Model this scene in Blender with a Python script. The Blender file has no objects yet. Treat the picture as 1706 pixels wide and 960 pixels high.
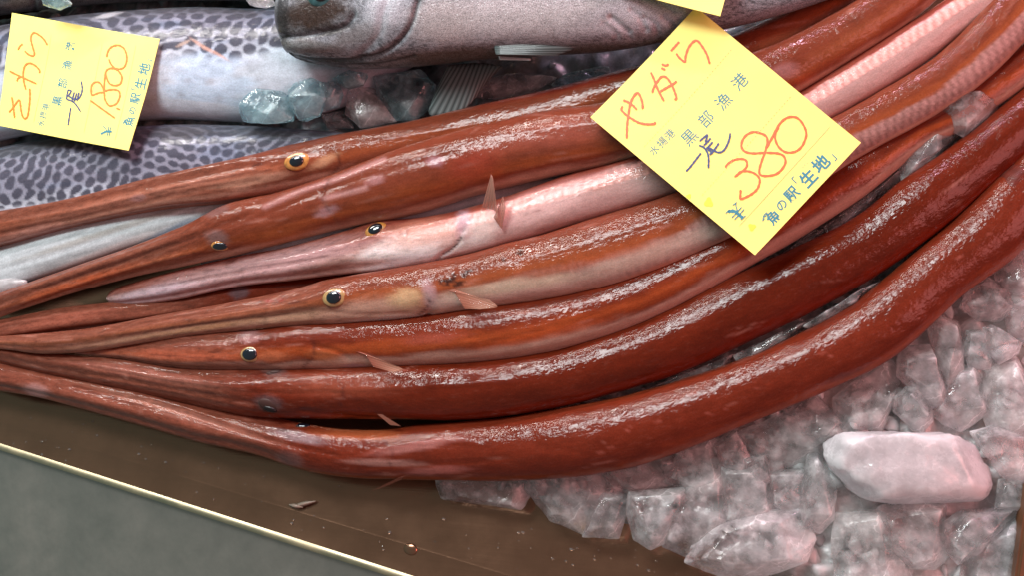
import bpy, bmesh, math, random
import numpy as np
from mathutils import Vector

random.seed(7)
rng = np.random.default_rng(7)
SC = bpy.context.scene
COL = SC.collection

# ------------------------------------------------------------------ camera
FPX = 1477.0                       # focal length in photograph pixels (1706 wide)
TILT = math.radians(22.0)
DX, DY = -0.77, 0.638
MM = 0.001
DIST = 0.35 * MM * FPX
FWD = np.array([math.sin(TILT) * DX, math.sin(TILT) * DY, -math.cos(TILT)])
FWD /= np.linalg.norm(FWD)
RGT = np.array([1.0, 0, 0]) - FWD[0] * FWD
RGT /= np.linalg.norm(RGT)
UPV = np.cross(-FWD, RGT)
CAM = -FWD * DIST
cam_data = bpy.data.cameras.new('camera')
cam_data.sensor_width = 36.0
cam_data.lens = 36.0 * FPX / 1706.0
cam_data.clip_start = 0.01
cam_data.clip_end = 50.0
cam = bpy.data.objects.new('camera', cam_data)
COL.objects.link(cam)
from mathutils import Matrix
cam.matrix_world = Matrix(((RGT[0], UPV[0], -FWD[0], CAM[0]),
                           (RGT[1], UPV[1], -FWD[1], CAM[1]),
                           (RGT[2], UPV[2], -FWD[2], CAM[2]),
                           (0, 0, 0, 1)))
SC.camera = cam

# ------------------------------------------------------------------ world and lamps
SC.view_settings.view_transform = 'Standard'
SC.view_settings.look = 'None'
SC.view_settings.exposure = 0.0
SC.view_settings.gamma = 1.0
SC.cycles.use_denoising = True
SC.cycles.max_bounces = 10
SC.cycles.transmission_bounces = 8
SC.cycles.glossy_bounces = 4
SC.cycles.diffuse_bounces = 3
SC.cycles.caustics_reflective = False
SC.cycles.caustics_refractive = False
SC.cycles.sample_clamp_indirect = 4.0

world = bpy.data.worlds.new('World')
SC.world = world
world.use_nodes = True
wn = world.node_tree.nodes
wl = world.node_tree.links
wtc = wn.new('ShaderNodeTexCoord')
wsep = wn.new('ShaderNodeSeparateXYZ')
wl.new(wtc.outputs['Generated'], wsep.inputs[0])
wr = wn.new('ShaderNodeValToRGB')
wr.color_ramp.elements[0].position = 0.0
wr.color_ramp.elements[0].color = (0.27, 0.47, 0.46, 1)
wr.color_ramp.elements[1].position = 1.0
wr.color_ramp.elements[1].color = (0.60, 0.36, 0.35, 1)
wm = wn.new('ShaderNodeMapRange')
wm.inputs['From Min'].default_value = -0.8
wm.inputs['From Max'].default_value = 0.8
wl.new(wsep.outputs['X'], wm.inputs['Value'])
wl.new(wm.outputs[0], wr.inputs[0])
wl.new(wr.outputs[0], wn['Background'].inputs[0])
wn['Background'].inputs[1].default_value = 0.45


def lamp(name, loc, target, sx, sy, power, col):
    d = bpy.data.lights.new(name, 'AREA')
    d.shape = 'RECTANGLE'
    d.size, d.size_y = sx, sy
    d.energy = power
    d.color = col
    o = bpy.data.objects.new(name, d)
    COL.objects.link(o)
    o.location = loc
    v = Vector(target) - Vector(loc)
    o.rotation_euler = v.to_track_quat('-Z', 'Y').to_euler()
    return o


lamp('white_tube_lamp', (-0.55, 0.85, 0.55), (-0.12, 0.10, 0.0), 0.9, 0.03, 8.5, (1.0, 0.96, 0.90))
lamp('pink_tube_lamp', (0.30, 0.86, 0.48), (0.15, 0.0, 0.0), 0.6, 0.026, 6.5, (1.0, 0.58, 0.76))
lamp('pink_fill_lamp', (0.75, -0.05, 0.60), (0.18, -0.08, 0.0), 0.5, 0.5, 5.0, (1.0, 0.33, 0.32))  # soft pink fill, added to tint the ice at the lower right
lamp('ceiling_lamp', (-0.36, 0.66, 1.10), (-0.08, 0.08, 0.0), 0.6, 0.3, 17.0, (0.93, 1.0, 1.0))


# ------------------------------------------------------------------ projection helpers
def P(px, py, zmm):
    """the point at height z (mm) that the photograph shows at pixel (px, py)"""
    px = np.asarray(px, float); py = np.asarray(py, float); z = np.asarray(zmm, float) * MM
    d = (FWD * FPX)[None, :] + (px.reshape(-1, 1) - 853) * RGT[None, :] + (480 - py.reshape(-1, 1)) * UPV[None, :]
    t = (z.reshape(-1) - CAM[2]) / d[:, 2]
    return CAM[None, :] + d * t[:, None]


def P1(px, py, z):
    return P([px], [py], [z])[0]


def depth(pts):
    return (pts - CAM) @ FWD


def proj(pts):
    q = pts - CAM
    dz = q @ FWD
    return 853 + FPX * (q @ RGT) / dz, 480 - FPX * (q @ UPV) / dz, dz


def ss(a, b, x):
    t = np.clip((x - a) / (b - a), 0, 1)
    return t * t * (3 - 2 * t)


def vnoise(x, y, seed=0):
    xi = np.floor(x).astype(np.int64); yi = np.floor(y).astype(np.int64)
    fx = x - xi; fy = y - yi
    fx = fx * fx * (3 - 2 * fx); fy = fy * fy * (3 - 2 * fy)

    def h(a, b):
        n = (a * 374761393 + b * 668265263 + seed * 974711) & 0xffffffff
        n = ((n ^ (n >> 13)) * 1274126177) & 0xffffffff
        return ((n ^ (n >> 16)) & 0xffff) / 65535.0
    return ((h(xi, yi) * (1 - fx) + h(xi + 1, yi) * fx) * (1 - fy)
            + (h(xi, yi + 1) * (1 - fx) + h(xi + 1, yi + 1) * fx) * fy)


def fnoise(x, y, seed=0, oct=3):
    a, s, t = 0.0, 0.5, 0.0
    for k in range(oct):
        a = a + s * vnoise(x * 2 ** k, y * 2 ** k, seed + k)
        t += s
        s *= 0.5
    return a / t


def catmull(pts, n):
    """resample a list of tuples evenly by the length of their first two numbers"""
    p = np.array(pts, float)
    p = np.vstack([2 * p[0] - p[1], p, 2 * p[-1] - p[-2]])
    out = []
    for i in range(1, len(p) - 2):
        for t in np.linspace(0, 1, 24, endpoint=False):
            a, b, c, d = p[i - 1], p[i], p[i + 1], p[i + 2]
            out.append(0.5 * (2 * b + (c - a) * t + (2 * a - 5 * b + 4 * c - d) * t * t + (3 * b - a - 3 * c + d) * t ** 3))
    out.append(p[-2])
    out = np.array(out)
    L = np.concatenate([[0], np.cumsum(np.linalg.norm(np.diff(out[:, :2], axis=0), axis=1))])
    q = np.linspace(0, L[-1], n)
    return np.stack([np.interp(q, L, out[:, k]) for k in range(out.shape[1])], 1), q


# ------------------------------------------------------------------ object helpers
def tag_obj(o, label=None, cat=None, group=None, kind=None):
    if label: o['label'] = label
    if cat: o['category'] = cat
    if group: o['group'] = group
    if kind: o['kind'] = kind
    return o


def empty(name, loc, label, cat, group=None):
    o = bpy.data.objects.new(name, None)
    o.empty_display_size = 0.01
    COL.objects.link(o)
    o.location = loc
    return tag_obj(o, label, cat, group)


def link_mesh(name, verts, faces, mat, parent=None, smooth=True, attrs=None):
    me = bpy.data.meshes.new(name)
    me.from_pydata([tuple(v) for v in verts], [], [tuple(f) for f in faces])
    if smooth:
        me.polygons.foreach_set('use_smooth', [True] * len(me.polygons))
    for k, (typ, arr) in (attrs or {}).items():
        a = me.attributes.new(k, typ, 'POINT')
        arr = np.asarray(arr, np.float32)
        a.data.foreach_set('color' if typ == 'FLOAT_COLOR' else 'vector' if typ == 'FLOAT_VECTOR' else 'value', arr.ravel())
    me.materials.append(mat)
    me.update()
    o = bpy.data.objects.new(name, me)
    COL.objects.link(o)
    if parent:
        o.parent = parent
        o.matrix_parent_inverse = Matrix.Translation(-Vector(parent_loc(parent)))
    return o


def parent_loc(p):
    v = Vector(p.location)
    return v


# ------------------------------------------------------------------ materials
def new_mat(name):
    m = bpy.data.materials.new(name)
    m.use_nodes = True
    nt = m.node_tree
    b = nt.nodes['Principled BSDF']
    return m, nt, b


def nd(nt, typ, **kw):
    n = nt.nodes.new(typ)
    for k, v in kw.items():
        if k in n.inputs.keys():
            n.inputs[k].default_value = v
        else:
            setattr(n, k, v)
    return n


def mixrgb(nt, blend, fac, a, b):
    n = nt.nodes.new('ShaderNodeMix')
    n.data_type = 'RGBA'
    n.blend_type = blend
    for sock, val in ((n.inputs[0], fac), (n.inputs[6], a), (n.inputs[7], b)):
        if hasattr(val, 'is_output') or isinstance(val, bpy.types.NodeSocket):
            nt.links.new(val, sock)
        else:
            sock.default_value = val
    return n.outputs[2]


def ramp(nt, src, stops):
    r = nt.nodes.new('ShaderNodeValToRGB')
    els = r.color_ramp.elements
    while len(els) < len(stops):
        els.new(0.5)
    for e, (p, c) in zip(els, stops):
        e.position = p
        e.color = (c, c, c, 1) if not isinstance(c, tuple) else (*c, 1)
    nt.links.new(src, r.inputs[0])
    return r.outputs[0]


def fish_mat(name, streak=0.5, rough=0.36, coat=0.8, sss=0.12, bump=0.35, sparkle=21.0, stretch=3.0, speck=0.0, sssr=(1.0, 0.35, 0.2)):
    """wet fish skin: vertex colour markings, fine streaks along the body, wet uneven slime coat"""
    m, nt, b = new_mat(name)
    L = nt.links
    col = nd(nt, 'ShaderNodeAttribute', attribute_name='Col')
    fuv = nd(nt, 'ShaderNodeAttribute', attribute_name='fuv')
    mp = nd(nt, 'ShaderNodeMapping')
    mp.inputs['Scale'].default_value = (1.0 / stretch, 1, 1)
    L.new(fuv.outputs['Vector'], mp.inputs[0])
    n1 = nd(nt, 'ShaderNodeTexNoise', Scale=18.0, Detail=6.0, Roughness=0.65)
    L.new(mp.outputs[0], n1.inputs['Vector'])
    n2 = nd(nt, 'ShaderNodeTexNoise', Scale=5.0, Detail=5.0, Roughness=0.65)
    L.new(fuv.outputs['Vector'], n2.inputs['Vector'])
    n6 = nd(nt, 'ShaderNodeTexNoise', Scale=40.0, Detail=4.0, Roughness=0.7)
    L.new(fuv.outputs['Vector'], n6.inputs['Vector'])
    s1 = ramp(nt, n1.outputs['Fac'], [(0.30, 1 - streak), (0.52, 1.0)])
    c1 = mixrgb(nt, 'MULTIPLY', col.outputs['Alpha'], col.outputs['Color'], s1)
    pale = ramp(nt, n1.outputs['Fac'], [(0.55, 0.0), (0.75, 0.4 * streak)])
    pm = nd(nt, 'ShaderNodeMath', operation='MULTIPLY')
    L.new(pale, pm.inputs[0])
    L.new(col.outputs['Alpha'], pm.inputs[1])
    c1 = mixrgb(nt, 'MIX', pm.outputs[0], c1, (0.55, 0.33, 0.26, 1))
    s2 = ramp(nt, n2.outputs['Fac'], [(0.3, 0.82), (0.65, 1.0)])
    c2 = mixrgb(nt, 'MULTIPLY', 0.8, c1, s2)
    s6 = ramp(nt, n6.outputs['Fac'], [(0.35, 0.80), (0.62, 1.0)])
    c2 = mixrgb(nt, 'MULTIPLY', 1.0, c2, s6)
    if speck > 0:
        n4 = nd(nt, 'ShaderNodeTexNoise', Scale=60.0, Detail=3.0, Roughness=0.7)
        L.new(fuv.outputs['Vector'], n4.inputs['Vector'])
        s4 = ramp(nt, n4.outputs['Fac'], [(0.38, 1 - speck), (0.56, 1.0)])
        c2 = mixrgb(nt, 'MULTIPLY', 1.0, c2, s4)
    L.new(c2, b.inputs['Base Color'])
    b.inputs['Roughness'].default_value = rough
    b.inputs['Subsurface Weight'].default_value = sss
    b.inputs['Subsurface Radius'].default_value = sssr
    b.inputs['Subsurface Scale'].default_value = 0.004
    b.inputs['Coat Weight'].default_value = coat
    b.inputs['Coat Roughness'].default_value = 0.025
    b.inputs['Coat IOR'].default_value = 1.36
    b.inputs['Specular IOR Level'].default_value = 0.03
    # wet slime: fine bumps broken by larger dry patches
    mp2 = nd(nt, 'ShaderNodeMapping')
    mp2.inputs['Scale'].default_value = (0.6, 1, 1)
    L.new(fuv.outputs['Vector'], mp2.inputs[0])
    n3 = nd(nt, 'ShaderNodeTexNoise', Scale=sparkle, Detail=0.7, Roughness=0.5)
    L.new(mp2.outputs[0], n3.inputs['Vector'])
    n5 = nd(nt, 'ShaderNodeTexNoise', Scale=sparkle * 1.0, Detail=1.0, Roughness=0.6)
    L.new(mp.outputs[0], n5.inputs['Vector'])
    add = nd(nt, 'ShaderNodeMath', operation='MULTIPLY_ADD')
    add.inputs[1].default_value = 0.35
    L.new(n5.outputs['Fac'], add.inputs[0])
    msk = ramp(nt, n2.outputs['Fac'], [(0.40, 0.35), (0.6, 1.0)])
    wet = nd(nt, 'ShaderNodeMath', operation='MULTIPLY')
    L.new(n3.outputs['Fac'], wet.inputs[0])
    L.new(msk, wet.inputs[1])
    L.new(wet.outputs[0], add.inputs[2])
    bp = nd(nt, 'ShaderNodeBump', Strength=1.0)
    bp.inputs['Distance'].default_value = 0.00078 * bump
    L.new(add.outputs[0], bp.inputs['Height'])
    L.new(bp.outputs[0], b.inputs['Coat Normal'])
    bp2 = nd(nt, 'ShaderNodeBump', Strength=1.0)
    bp2.inputs['Distance'].default_value = 0.00022 * bump
    L.new(add.outputs[0], bp2.inputs['Height'])
    L.new(bp2.outputs[0], b.inputs['Normal'])
    return m


def plain(name, rgb, rough=0.5, metallic=0.0, spec=0.5, coat=0.0, noise=0.0, nscale=200.0):
    m, nt, b = new_mat(name)
    b.inputs['Base Color'].default_value = (*rgb, 1)
    b.inputs['Roughness'].default_value = rough
    b.inputs['Metallic'].default_value = metallic
    b.inputs['Specular IOR Level'].default_value = spec
    b.inputs['Coat Weight'].default_value = coat
    b.inputs['Coat Roughness'].default_value = 0.03
    if noise > 0:
        tc = nd(nt, 'ShaderNodeTexCoord')
        n = nd(nt, 'ShaderNodeTexNoise', Scale=nscale, Detail=4.0)
        nt.links.new(tc.outputs['Object'], n.inputs['Vector'])
        r = ramp(nt, n.outputs['Fac'], [(0.3, 1 - noise), (0.7, 1.0)])
        nt.links.new(mixrgb(nt, 'MULTIPLY', 1.0, (*rgb, 1), r), b.inputs['Base Color'])
    return m


def ice_mat(name, milk, tint, trans, rough, bump=0.25):
    m, nt, b = new_mat(name)
    L = nt.links
    tc = nd(nt, 'ShaderNodeTexCoord')
    n1 = nd(nt, 'ShaderNodeTexNoise', Scale=55.0, Detail=5.0, Roughness=0.6)
    L.new(tc.outputs['Object'], n1.inputs['Vector'])
    n2 = nd(nt, 'ShaderNodeTexNoise', Scale=420.0, Detail=4.0, Roughness=0.65)
    L.new(tc.outputs['Object'], n2.inputs['Vector'])
    b.inputs['Base Color'].default_value = (*tint, 1)
    b.inputs['IOR'].default_value = 1.31
    b.inputs['Transmission Weight'].default_value = 1.0
    b.inputs['Roughness'].default_value = rough
    b.inputs['Coat Weight'].default_value = 1.0
    b.inputs['Coat Roughness'].default_value = 0.04
    d = nd(nt, 'ShaderNodeBsdfPrincipled')
    d.inputs['Base Color'].default_value = (*tint, 1)
    d.inputs['Subsurface Weight'].default_value = 0.8
    d.inputs['Subsurface Radius'].default_value = (1.0, 0.95, 0.95)
    d.inputs['Subsurface Scale'].default_value = 0.012
    d.inputs['Roughness'].default_value = 0.28
    d.inputs['Coat Weight'].default_value = 0.8
    d.inputs['Coat Roughness'].default_value = 0.05
    f = ramp(nt, n1.outputs['Fac'], [(0.36, max(0.0, milk - 0.25)), (0.70, min(1.0, milk + 0.45))])
    vo = nd(nt, 'ShaderNodeTexVoronoi', Scale=60.0)
    vo.feature = 'DISTANCE_TO_EDGE'
    wmix = nd(nt, 'ShaderNodeVectorMath', operation='MULTIPLY_ADD')
    wmix.inputs[1].default_value = (0.02, 0.02, 0.02)
    L.new(n1.outputs['Color'], wmix.inputs[0])
    L.new(tc.outputs['Object'], wmix.inputs[2])
    L.new(wmix.outputs[0], vo.inputs['Vector'])
    crk = ramp(nt, vo.outputs['Distance'], [(0.0, 0.42), (0.035, 0.0)])
    cmask = ramp(nt, n1.outputs['Fac'], [(0.50, 0.0), (0.62, 1.0)])
    cmul = nd(nt, 'ShaderNodeMath', operation='MULTIPLY')
    L.new(crk, cmul.inputs[0]); L.new(cmask, cmul.inputs[1])
    crack = cmul.outputs[0]
    n3 = nd(nt, 'ShaderNodeTexNoise', Scale=180.0, Detail=5.0, Roughness=0.7)
    L.new(tc.outputs['Object'], n3.inputs['Vector'])
    cloud = ramp(nt, n3.outputs['Fac'], [(0.5, 0.0), (0.75, 0.30)])
    cm = nd(nt, 'ShaderNodeMath', operation='MAXIMUM')
    L.new(crack, cm.inputs[0]); L.new(cloud, cm.inputs[1])
    fa = nd(nt, 'ShaderNodeMath', operation='ADD', use_clamp=True)
    L.new(f, fa.inputs[0]); L.new(cm.outputs[0], fa.inputs[1])
    f = fa.outputs[0]
    geo = nd(nt, 'ShaderNodeNewGeometry')
    edge = ramp(nt, geo.outputs['Pointiness'], [(0.515, 0.0), (0.58, 0.75)])
    fm = nd(nt, 'ShaderNodeMath', operation='ADD', use_clamp=True)
    L.new(f, fm.inputs[0])
    L.new(edge, fm.inputs[1])
    f = fm.outputs[0]
    mx = nd(nt, 'ShaderNodeMixShader')
    L.new(f, mx.inputs[0])
    tr = nd(nt, 'ShaderNodeBsdfTransparent')
    tr.inputs['Color'].default_value = (*[0.5 + 0.5 * t for t in tint], 1)
    mt = nd(nt, 'ShaderNodeMixShader')
    mt.inputs[0].default_value = trans
    L.new(b.outputs[0], mt.inputs[1])
    L.new(tr.outputs[0], mt.inputs[2])
    tl = nd(nt, 'ShaderNodeBsdfTranslucent')
    tl.inputs['Color'].default_value = (*tint, 1)
    md = nd(nt, 'ShaderNodeMixShader')
    md.inputs[0].default_value = 0.35
    L.new(d.outputs[0], md.inputs[1])
    L.new(tl.outputs[0], md.inputs[2])
    L.new(mt.outputs[0], mx.inputs[1])
    L.new(md.outputs[0], mx.inputs[2])
    bp = nd(nt, 'ShaderNodeBump', Strength=bump)
    bp.inputs['Distance'].default_value = 0.0006
    L.new(n2.outputs['Fac'], bp.inputs['Height'])
    bp2 = nd(nt, 'ShaderNodeBump', Strength=bump * 2.0)
    bp2.inputs['Distance'].default_value = 0.002
    L.new(n1.outputs['Fac'], bp2.inputs['Height'])
    L.new(bp.outputs[0], bp2.inputs['Normal'])
    n9 = nd(nt, 'ShaderNodeTexNoise', Scale=700.0, Detail=1.0)
    L.new(tc.outputs['Object'], n9.inputs['Vector'])
    n8 = nd(nt, 'ShaderNodeTexNoise', Scale=70.0, Detail=2.0)
    L.new(tc.outputs['Object'], n8.inputs['Vector'])
    wet = nd(nt, 'ShaderNodeMath', operation='MULTIPLY')
    L.new(n9.outputs['Fac'], wet.inputs[0])
    L.new(ramp(nt, n8.outputs['Fac'], [(0.48, 0.0), (0.60, 1.0)]), wet.inputs[1])
    bp3 = nd(nt, 'ShaderNodeBump', Strength=1.0)
    bp3.inputs['Distance'].default_value = 0.0007
    L.new(wet.outputs[0], bp3.inputs['Height'])
    L.new(bp2.outputs[0], bp3.inputs['Normal'])
    for s in (b, d):
        L.new(bp2.outputs[0], s.inputs['Normal'])
        L.new(bp3.outputs[0], s.inputs['Coat Normal'])
    out = nt.nodes['Material Output']
    L.new(mx.outputs[0], out.inputs['Surface'])
    return m


def steel_mat(name, rgb, rough, scale=(4, 300, 4), ang=0.0, var=0.35, metal=1.0):
    m, nt, b = new_mat(name)
    L = nt.links
    tc = nd(nt, 'ShaderNodeTexCoord')
    mp = nd(nt, 'ShaderNodeMapping')
    mp.inputs['Rotation'].default_value = (0, 0, ang)
    mp.inputs['Scale'].default_value = scale
    L.new(tc.outputs['Object'], mp.inputs[0])
    n = nd(nt, 'ShaderNodeTexNoise', Scale=3.0, Detail=6.0, Roughness=0.65)
    L.new(mp.outputs[0], n.inputs['Vector'])
    n2 = nd(nt, 'ShaderNodeTexNoise', Scale=22.0, Detail=6.0, Roughness=0.7)
    L.new(tc.outputs['Object'], n2.inputs['Vector'])
    r1 = ramp(nt, n.outputs['Fac'], [(0.3, 1 - var * 0.5), (0.7, 1.0)])
    r2 = ramp(nt, n2.outputs['Fac'], [(0.3, 1 - var), (0.7, 1.0)])
    c = mixrgb(nt, 'MULTIPLY', 1.0, (*rgb, 1), r1)
    c = mixrgb(nt, 'MULTIPLY', 1.0, c, r2)
    L.new(c, b.inputs['Base Color'])
    b.inputs['Metallic'].default_value = metal
    rr = ramp(nt, n2.outputs['Fac'], [(0.3, rough * 0.75), (0.7, min(1.0, rough * 1.35))])
    L.new(rr, b.inputs['Roughness'])
    bp = nd(nt, 'ShaderNodeBump', Strength=0.08)
    bp.inputs['Distance'].default_value = 0.0005
    L.new(n.outputs['Fac'], bp.inputs['Height'])
    L.new(bp.outputs[0], b.inputs['Normal'])
    return m


M_CORNET = fish_mat('red_cornetfish_skin', streak=0.42)
M_MACK = fish_mat('spotted_mackerel_skin', streak=0.12, rough=0.3, coat=0.5, sss=0.05, bump=0.25, stretch=2.0)
M_GREY = fish_mat('grey_fish_skin', streak=0.2, rough=0.4, coat=0.5, sss=0.05, bump=0.6, sparkle=30, stretch=1.2, speck=0.6, sssr=(1, .8, .7))
M_SILVER = fish_mat('silver_fish_skin', streak=0.15, rough=0.25, coat=0.6, sss=0.05, bump=0.25, stretch=4.0, sssr=(1, .8, .7))
M_ICE_CLEAR = ice_mat('clear_ice', 0.02, (0.98, 0.98, 0.985), 0.5, 0.04, 0.2)
M_ICE_MILK = ice_mat('milky_ice', 0.14, (0.97, 0.97, 0.97), 0.5, 0.07, 0.2)
M_ICE_COOL_LIT = ice_mat('cool_lit_ice', 0.06, (0.58, 0.80, 0.86), 0.45, 0.04, 0.2)  # teal of the cool light put into the ice colour
M_ICE_DIM = ice_mat('dim_ice_bed', 0.6, (0.34, 0.43, 0.46), 0.2, 0.12)  # darker copy of the bed, cool teal light put into its colour
M_ICE_WHITE = ice_mat('white_ice', 0.80, (0.78, 0.78, 0.79), 0.3, 0.25, 0.16)
M_ICE_BED = ice_mat('crushed_ice_bed', 0.72, (0.97, 0.96, 0.96), 0.3, 0.12, 0.22)
M_STEEL = steel_mat('tray_steel', (0.34, 0.18, 0.11), 0.16, ang=math.radians(17), metal=0.85, var=0.18)
M_APRON = steel_mat('apron_steel', (0.44, 0.42, 0.37), 0.40, scale=(30, 30, 30), metal=0.7, var=0.2)
M_LIP = steel_mat('lip_steel', (0.80, 0.68, 0.46), 0.5, var=0.3)
M_PAPER = plain('yellow_card', (0.95, 0.86, 0.22), 0.55, spec=0.3, noise=0.05, nscale=60)
M_RED_INK = plain('red_marker_ink', (0.85, 0.13, 0.03), 0.5)
M_ORANGE_INK = plain('orange_marker_ink', (0.85, 0.20, 0.02), 0.5)
M_TEAL_INK = plain('teal_print_ink', (0.03, 0.21, 0.28), 0.55)
M_BLUE_INK = plain('blue_pen_ink', (0.03, 0.045, 0.17), 0.5)
M_LINE_INK = plain('grey_print_line', (0.45, 0.42, 0.18), 0.6)
M_STAIN = plain('wet_card', (0.80, 0.66, 0.05), 0.4)
M_PUPIL = plain('pupil_black', (0.006, 0.008, 0.014), 0.06, coat=1.0)
M_PUPIL_DULL = plain('clouded_pupil', (0.05, 0.024, 0.02), 0.5, spec=0.2)
M_PUPIL_DARK = plain('dull_black_pupil', (0.01, 0.007, 0.007), 0.3, spec=0.3)
M_BONE = plain('scrap_white', (0.30, 0.24, 0.19), 0.35)
M_WOOD = plain('brown_wood', (0.16, 0.06, 0.02), 0.45, noise=0.5, nscale=40)


def iris_mat(name, rgb):
    return plain(name, rgb, 0.25, spec=0.6, coat=1.0, noise=0.45, nscale=500)


M_IRIS_ORANGE = iris_mat('orange_iris', (0.62, 0.27, 0.06))
M_IRIS_GOLD = iris_mat('gold_iris', (0.50, 0.31, 0.12))


def fin_mat(name, rgb, alpha_t=0.2, rough=0.35, clear=0.3):
    m, nt, b = new_mat(name)
    L = nt.links
    col = nd(nt, 'ShaderNodeAttribute', attribute_name='Col')
    c = mixrgb(nt, 'MULTIPLY', 1.0, col.outputs['Color'], (*rgb, 1))
    L.new(c, b.inputs['Base Color'])
    b.inputs['Roughness'].default_value = rough
    b.inputs['Specular IOR Level'].default_value = 0.2
    b.inputs['Coat Weight'].default_value = 0.1
    tr = nd(nt, 'ShaderNodeBsdfTransparent')
    mx = nd(nt, 'ShaderNodeMixShader')
    mx.inputs[0].default_value = clear
    L.new(b.outputs[0], mx.inputs[1])
    L.new(tr.outputs[0], mx.inputs[2])
    L.new(mx.outputs[0], nt.nodes['Material Output'].inputs['Surface'])
    return m


M_FIN = fin_mat('red_fin', (0.52, 0.24, 0.18), clear=0.45)
M_FIN_PALE = fin_mat('pale_fin', (0.55, 0.32, 0.24), clear=0.62)
M_FIN_GREY = fin_mat('grey_fin', (0.40, 0.44, 0.44), 0.1, clear=0.15)


# ------------------------------------------------------------------ the tray
def line_pts(p0, p1, ts):
    return [(p0[0] + (p1[0] - p0[0]) * t, p0[1] + (p1[1] - p0[1]) * t) for t in ts]


tray = empty('steel_tray', P1(500, 850, 0), 'stainless steel display tray with a bright folded front lip under the fish and ice', 'tray')
ca, cb = P1(141, 746, 0.4), P1(828, 954, 0.4)                # the shallow crease in the floor
la, lb = P1(0, 744, 1.8), P1(673, 961, 1.8)                  # the lip
cdir = (cb - ca) / np.linalg.norm(cb - ca)
ldir = (lb - la) / np.linalg.norm(lb - la)
out = np.array([cdir[1], -cdir[0], 0.0])                     # towards the customer
back = -out


def strip(name, prof_a, prof_b, mat, parent, seg=60):
    """sheet swept between two end profiles, both lists of points"""
    A, B = np.array(prof_a), np.array(prof_b)
    V, F = [], []
    m = len(A)
    for k in range(seg + 1):
        V += list(A + (B - A) * (k / seg))
    for k in range(seg):
        for j in range(m - 1):
            F.append((k * m + j, k * m + j + 1, (k + 1) * m + j + 1, (k + 1) * m + j))
    return link_mesh(name, V, F, mat, parent)


def ends(p, d, a, b):
    return p + d * a, p + d * b


c0, c1 = ends(ca, cdir, -0.35, 0.75)
l0 = la + ldir * (np.dot(c0 - la, ldir)); l1 = la + ldir * (np.dot(c1 - la, ldir))
f0, f1 = c0 + back * 0.62, c1 + back * 0.62
zf = np.array([0, 0, -0.0004])
strip('tray_floor', [f0 + zf, c0 - out * 0.001 + zf * 0.5, c0], [f1 + zf, c1 - out * 0.001 + zf * 0.5, c1], M_STEEL, tray)
strip('front_rim', [c0, c0 + (l0 - c0) * 0.5 + np.array([0, 0, -0.0006]), l0 - out * 0.0016 - np.array([0, 0, 0.0003])],
      [c1, c1 + (l1 - c1) * 0.5 + np.array([0, 0, -0.0006]), l1 - out * 0.0016 - np.array([0, 0, 0.0003])], M_STEEL, tray)


def lip_prof(p):
    r = 0.0027
    q = []
    for a in np.linspace(130, -50, 14):
        q.append(p + out * (r * math.cos(math.radians(a))) + np.array([0, 0, r * math.sin(math.radians(a)) - r * 0.6]))
    return q


strip('rolled_lip', lip_prof(l0), lip_prof(l1), M_LIP, tray)
down = np.array([0, 0, -1.0])
strip('front_apron', [l0 + out * 0.0012 + down * 0.0022, l0 + out * 0.012 + down * 0.008, l0 + out * 0.20 + down * 0.07],
      [l1 + out * 0.0012 + down * 0.0022, l1 + out * 0.012 + down * 0.008, l1 + out * 0.20 + down * 0.07], M_APRON, tray)


def dome(center, normal, ax, a, b, h, nr=8, ns=24, under=0.0):
    n = np.array(normal) / np.linalg.norm(normal)
    t = np.array(ax) - np.dot(ax, n) * n
    t /= np.linalg.norm(t)
    s = np.cross(n, t)
    V = [center + n * h]
    F = []
    for i in range(1, nr + 1):
        w = math.pi / 2 * i / nr
        for k in range(ns):
            p = 2 * math.pi * k / ns
            V.append(center + t * a * math.sin(w) * math.cos(p) + s * b * math.sin(w) * math.sin(p)
                     + n * (h * math.cos(w) - under * (1 if i == nr else 0)))
    for k in range(ns):
        F.append((0, 1 + k, 1 + (k + 1) % ns))
    for i in range(nr - 1):
        for k in range(ns):
            a0 = 1 + i * ns + k; a1 = 1 + i * ns + (k + 1) % ns
            F.append((a0, a0 + ns, a1 + ns, a1))
    return V, F


Zup = np.array([0, 0, 1.0])
rv = P1(684, 916, 0.4)
V, F = dome(rv, Zup, cdir, 0.0042, 0.0032, 0.0012)
link_mesh('rivet', V, F, M_STEEL, tray)

# ------------------------------------------------------------------ tubes: the bodies of all fish
class Body:
    pass


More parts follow.
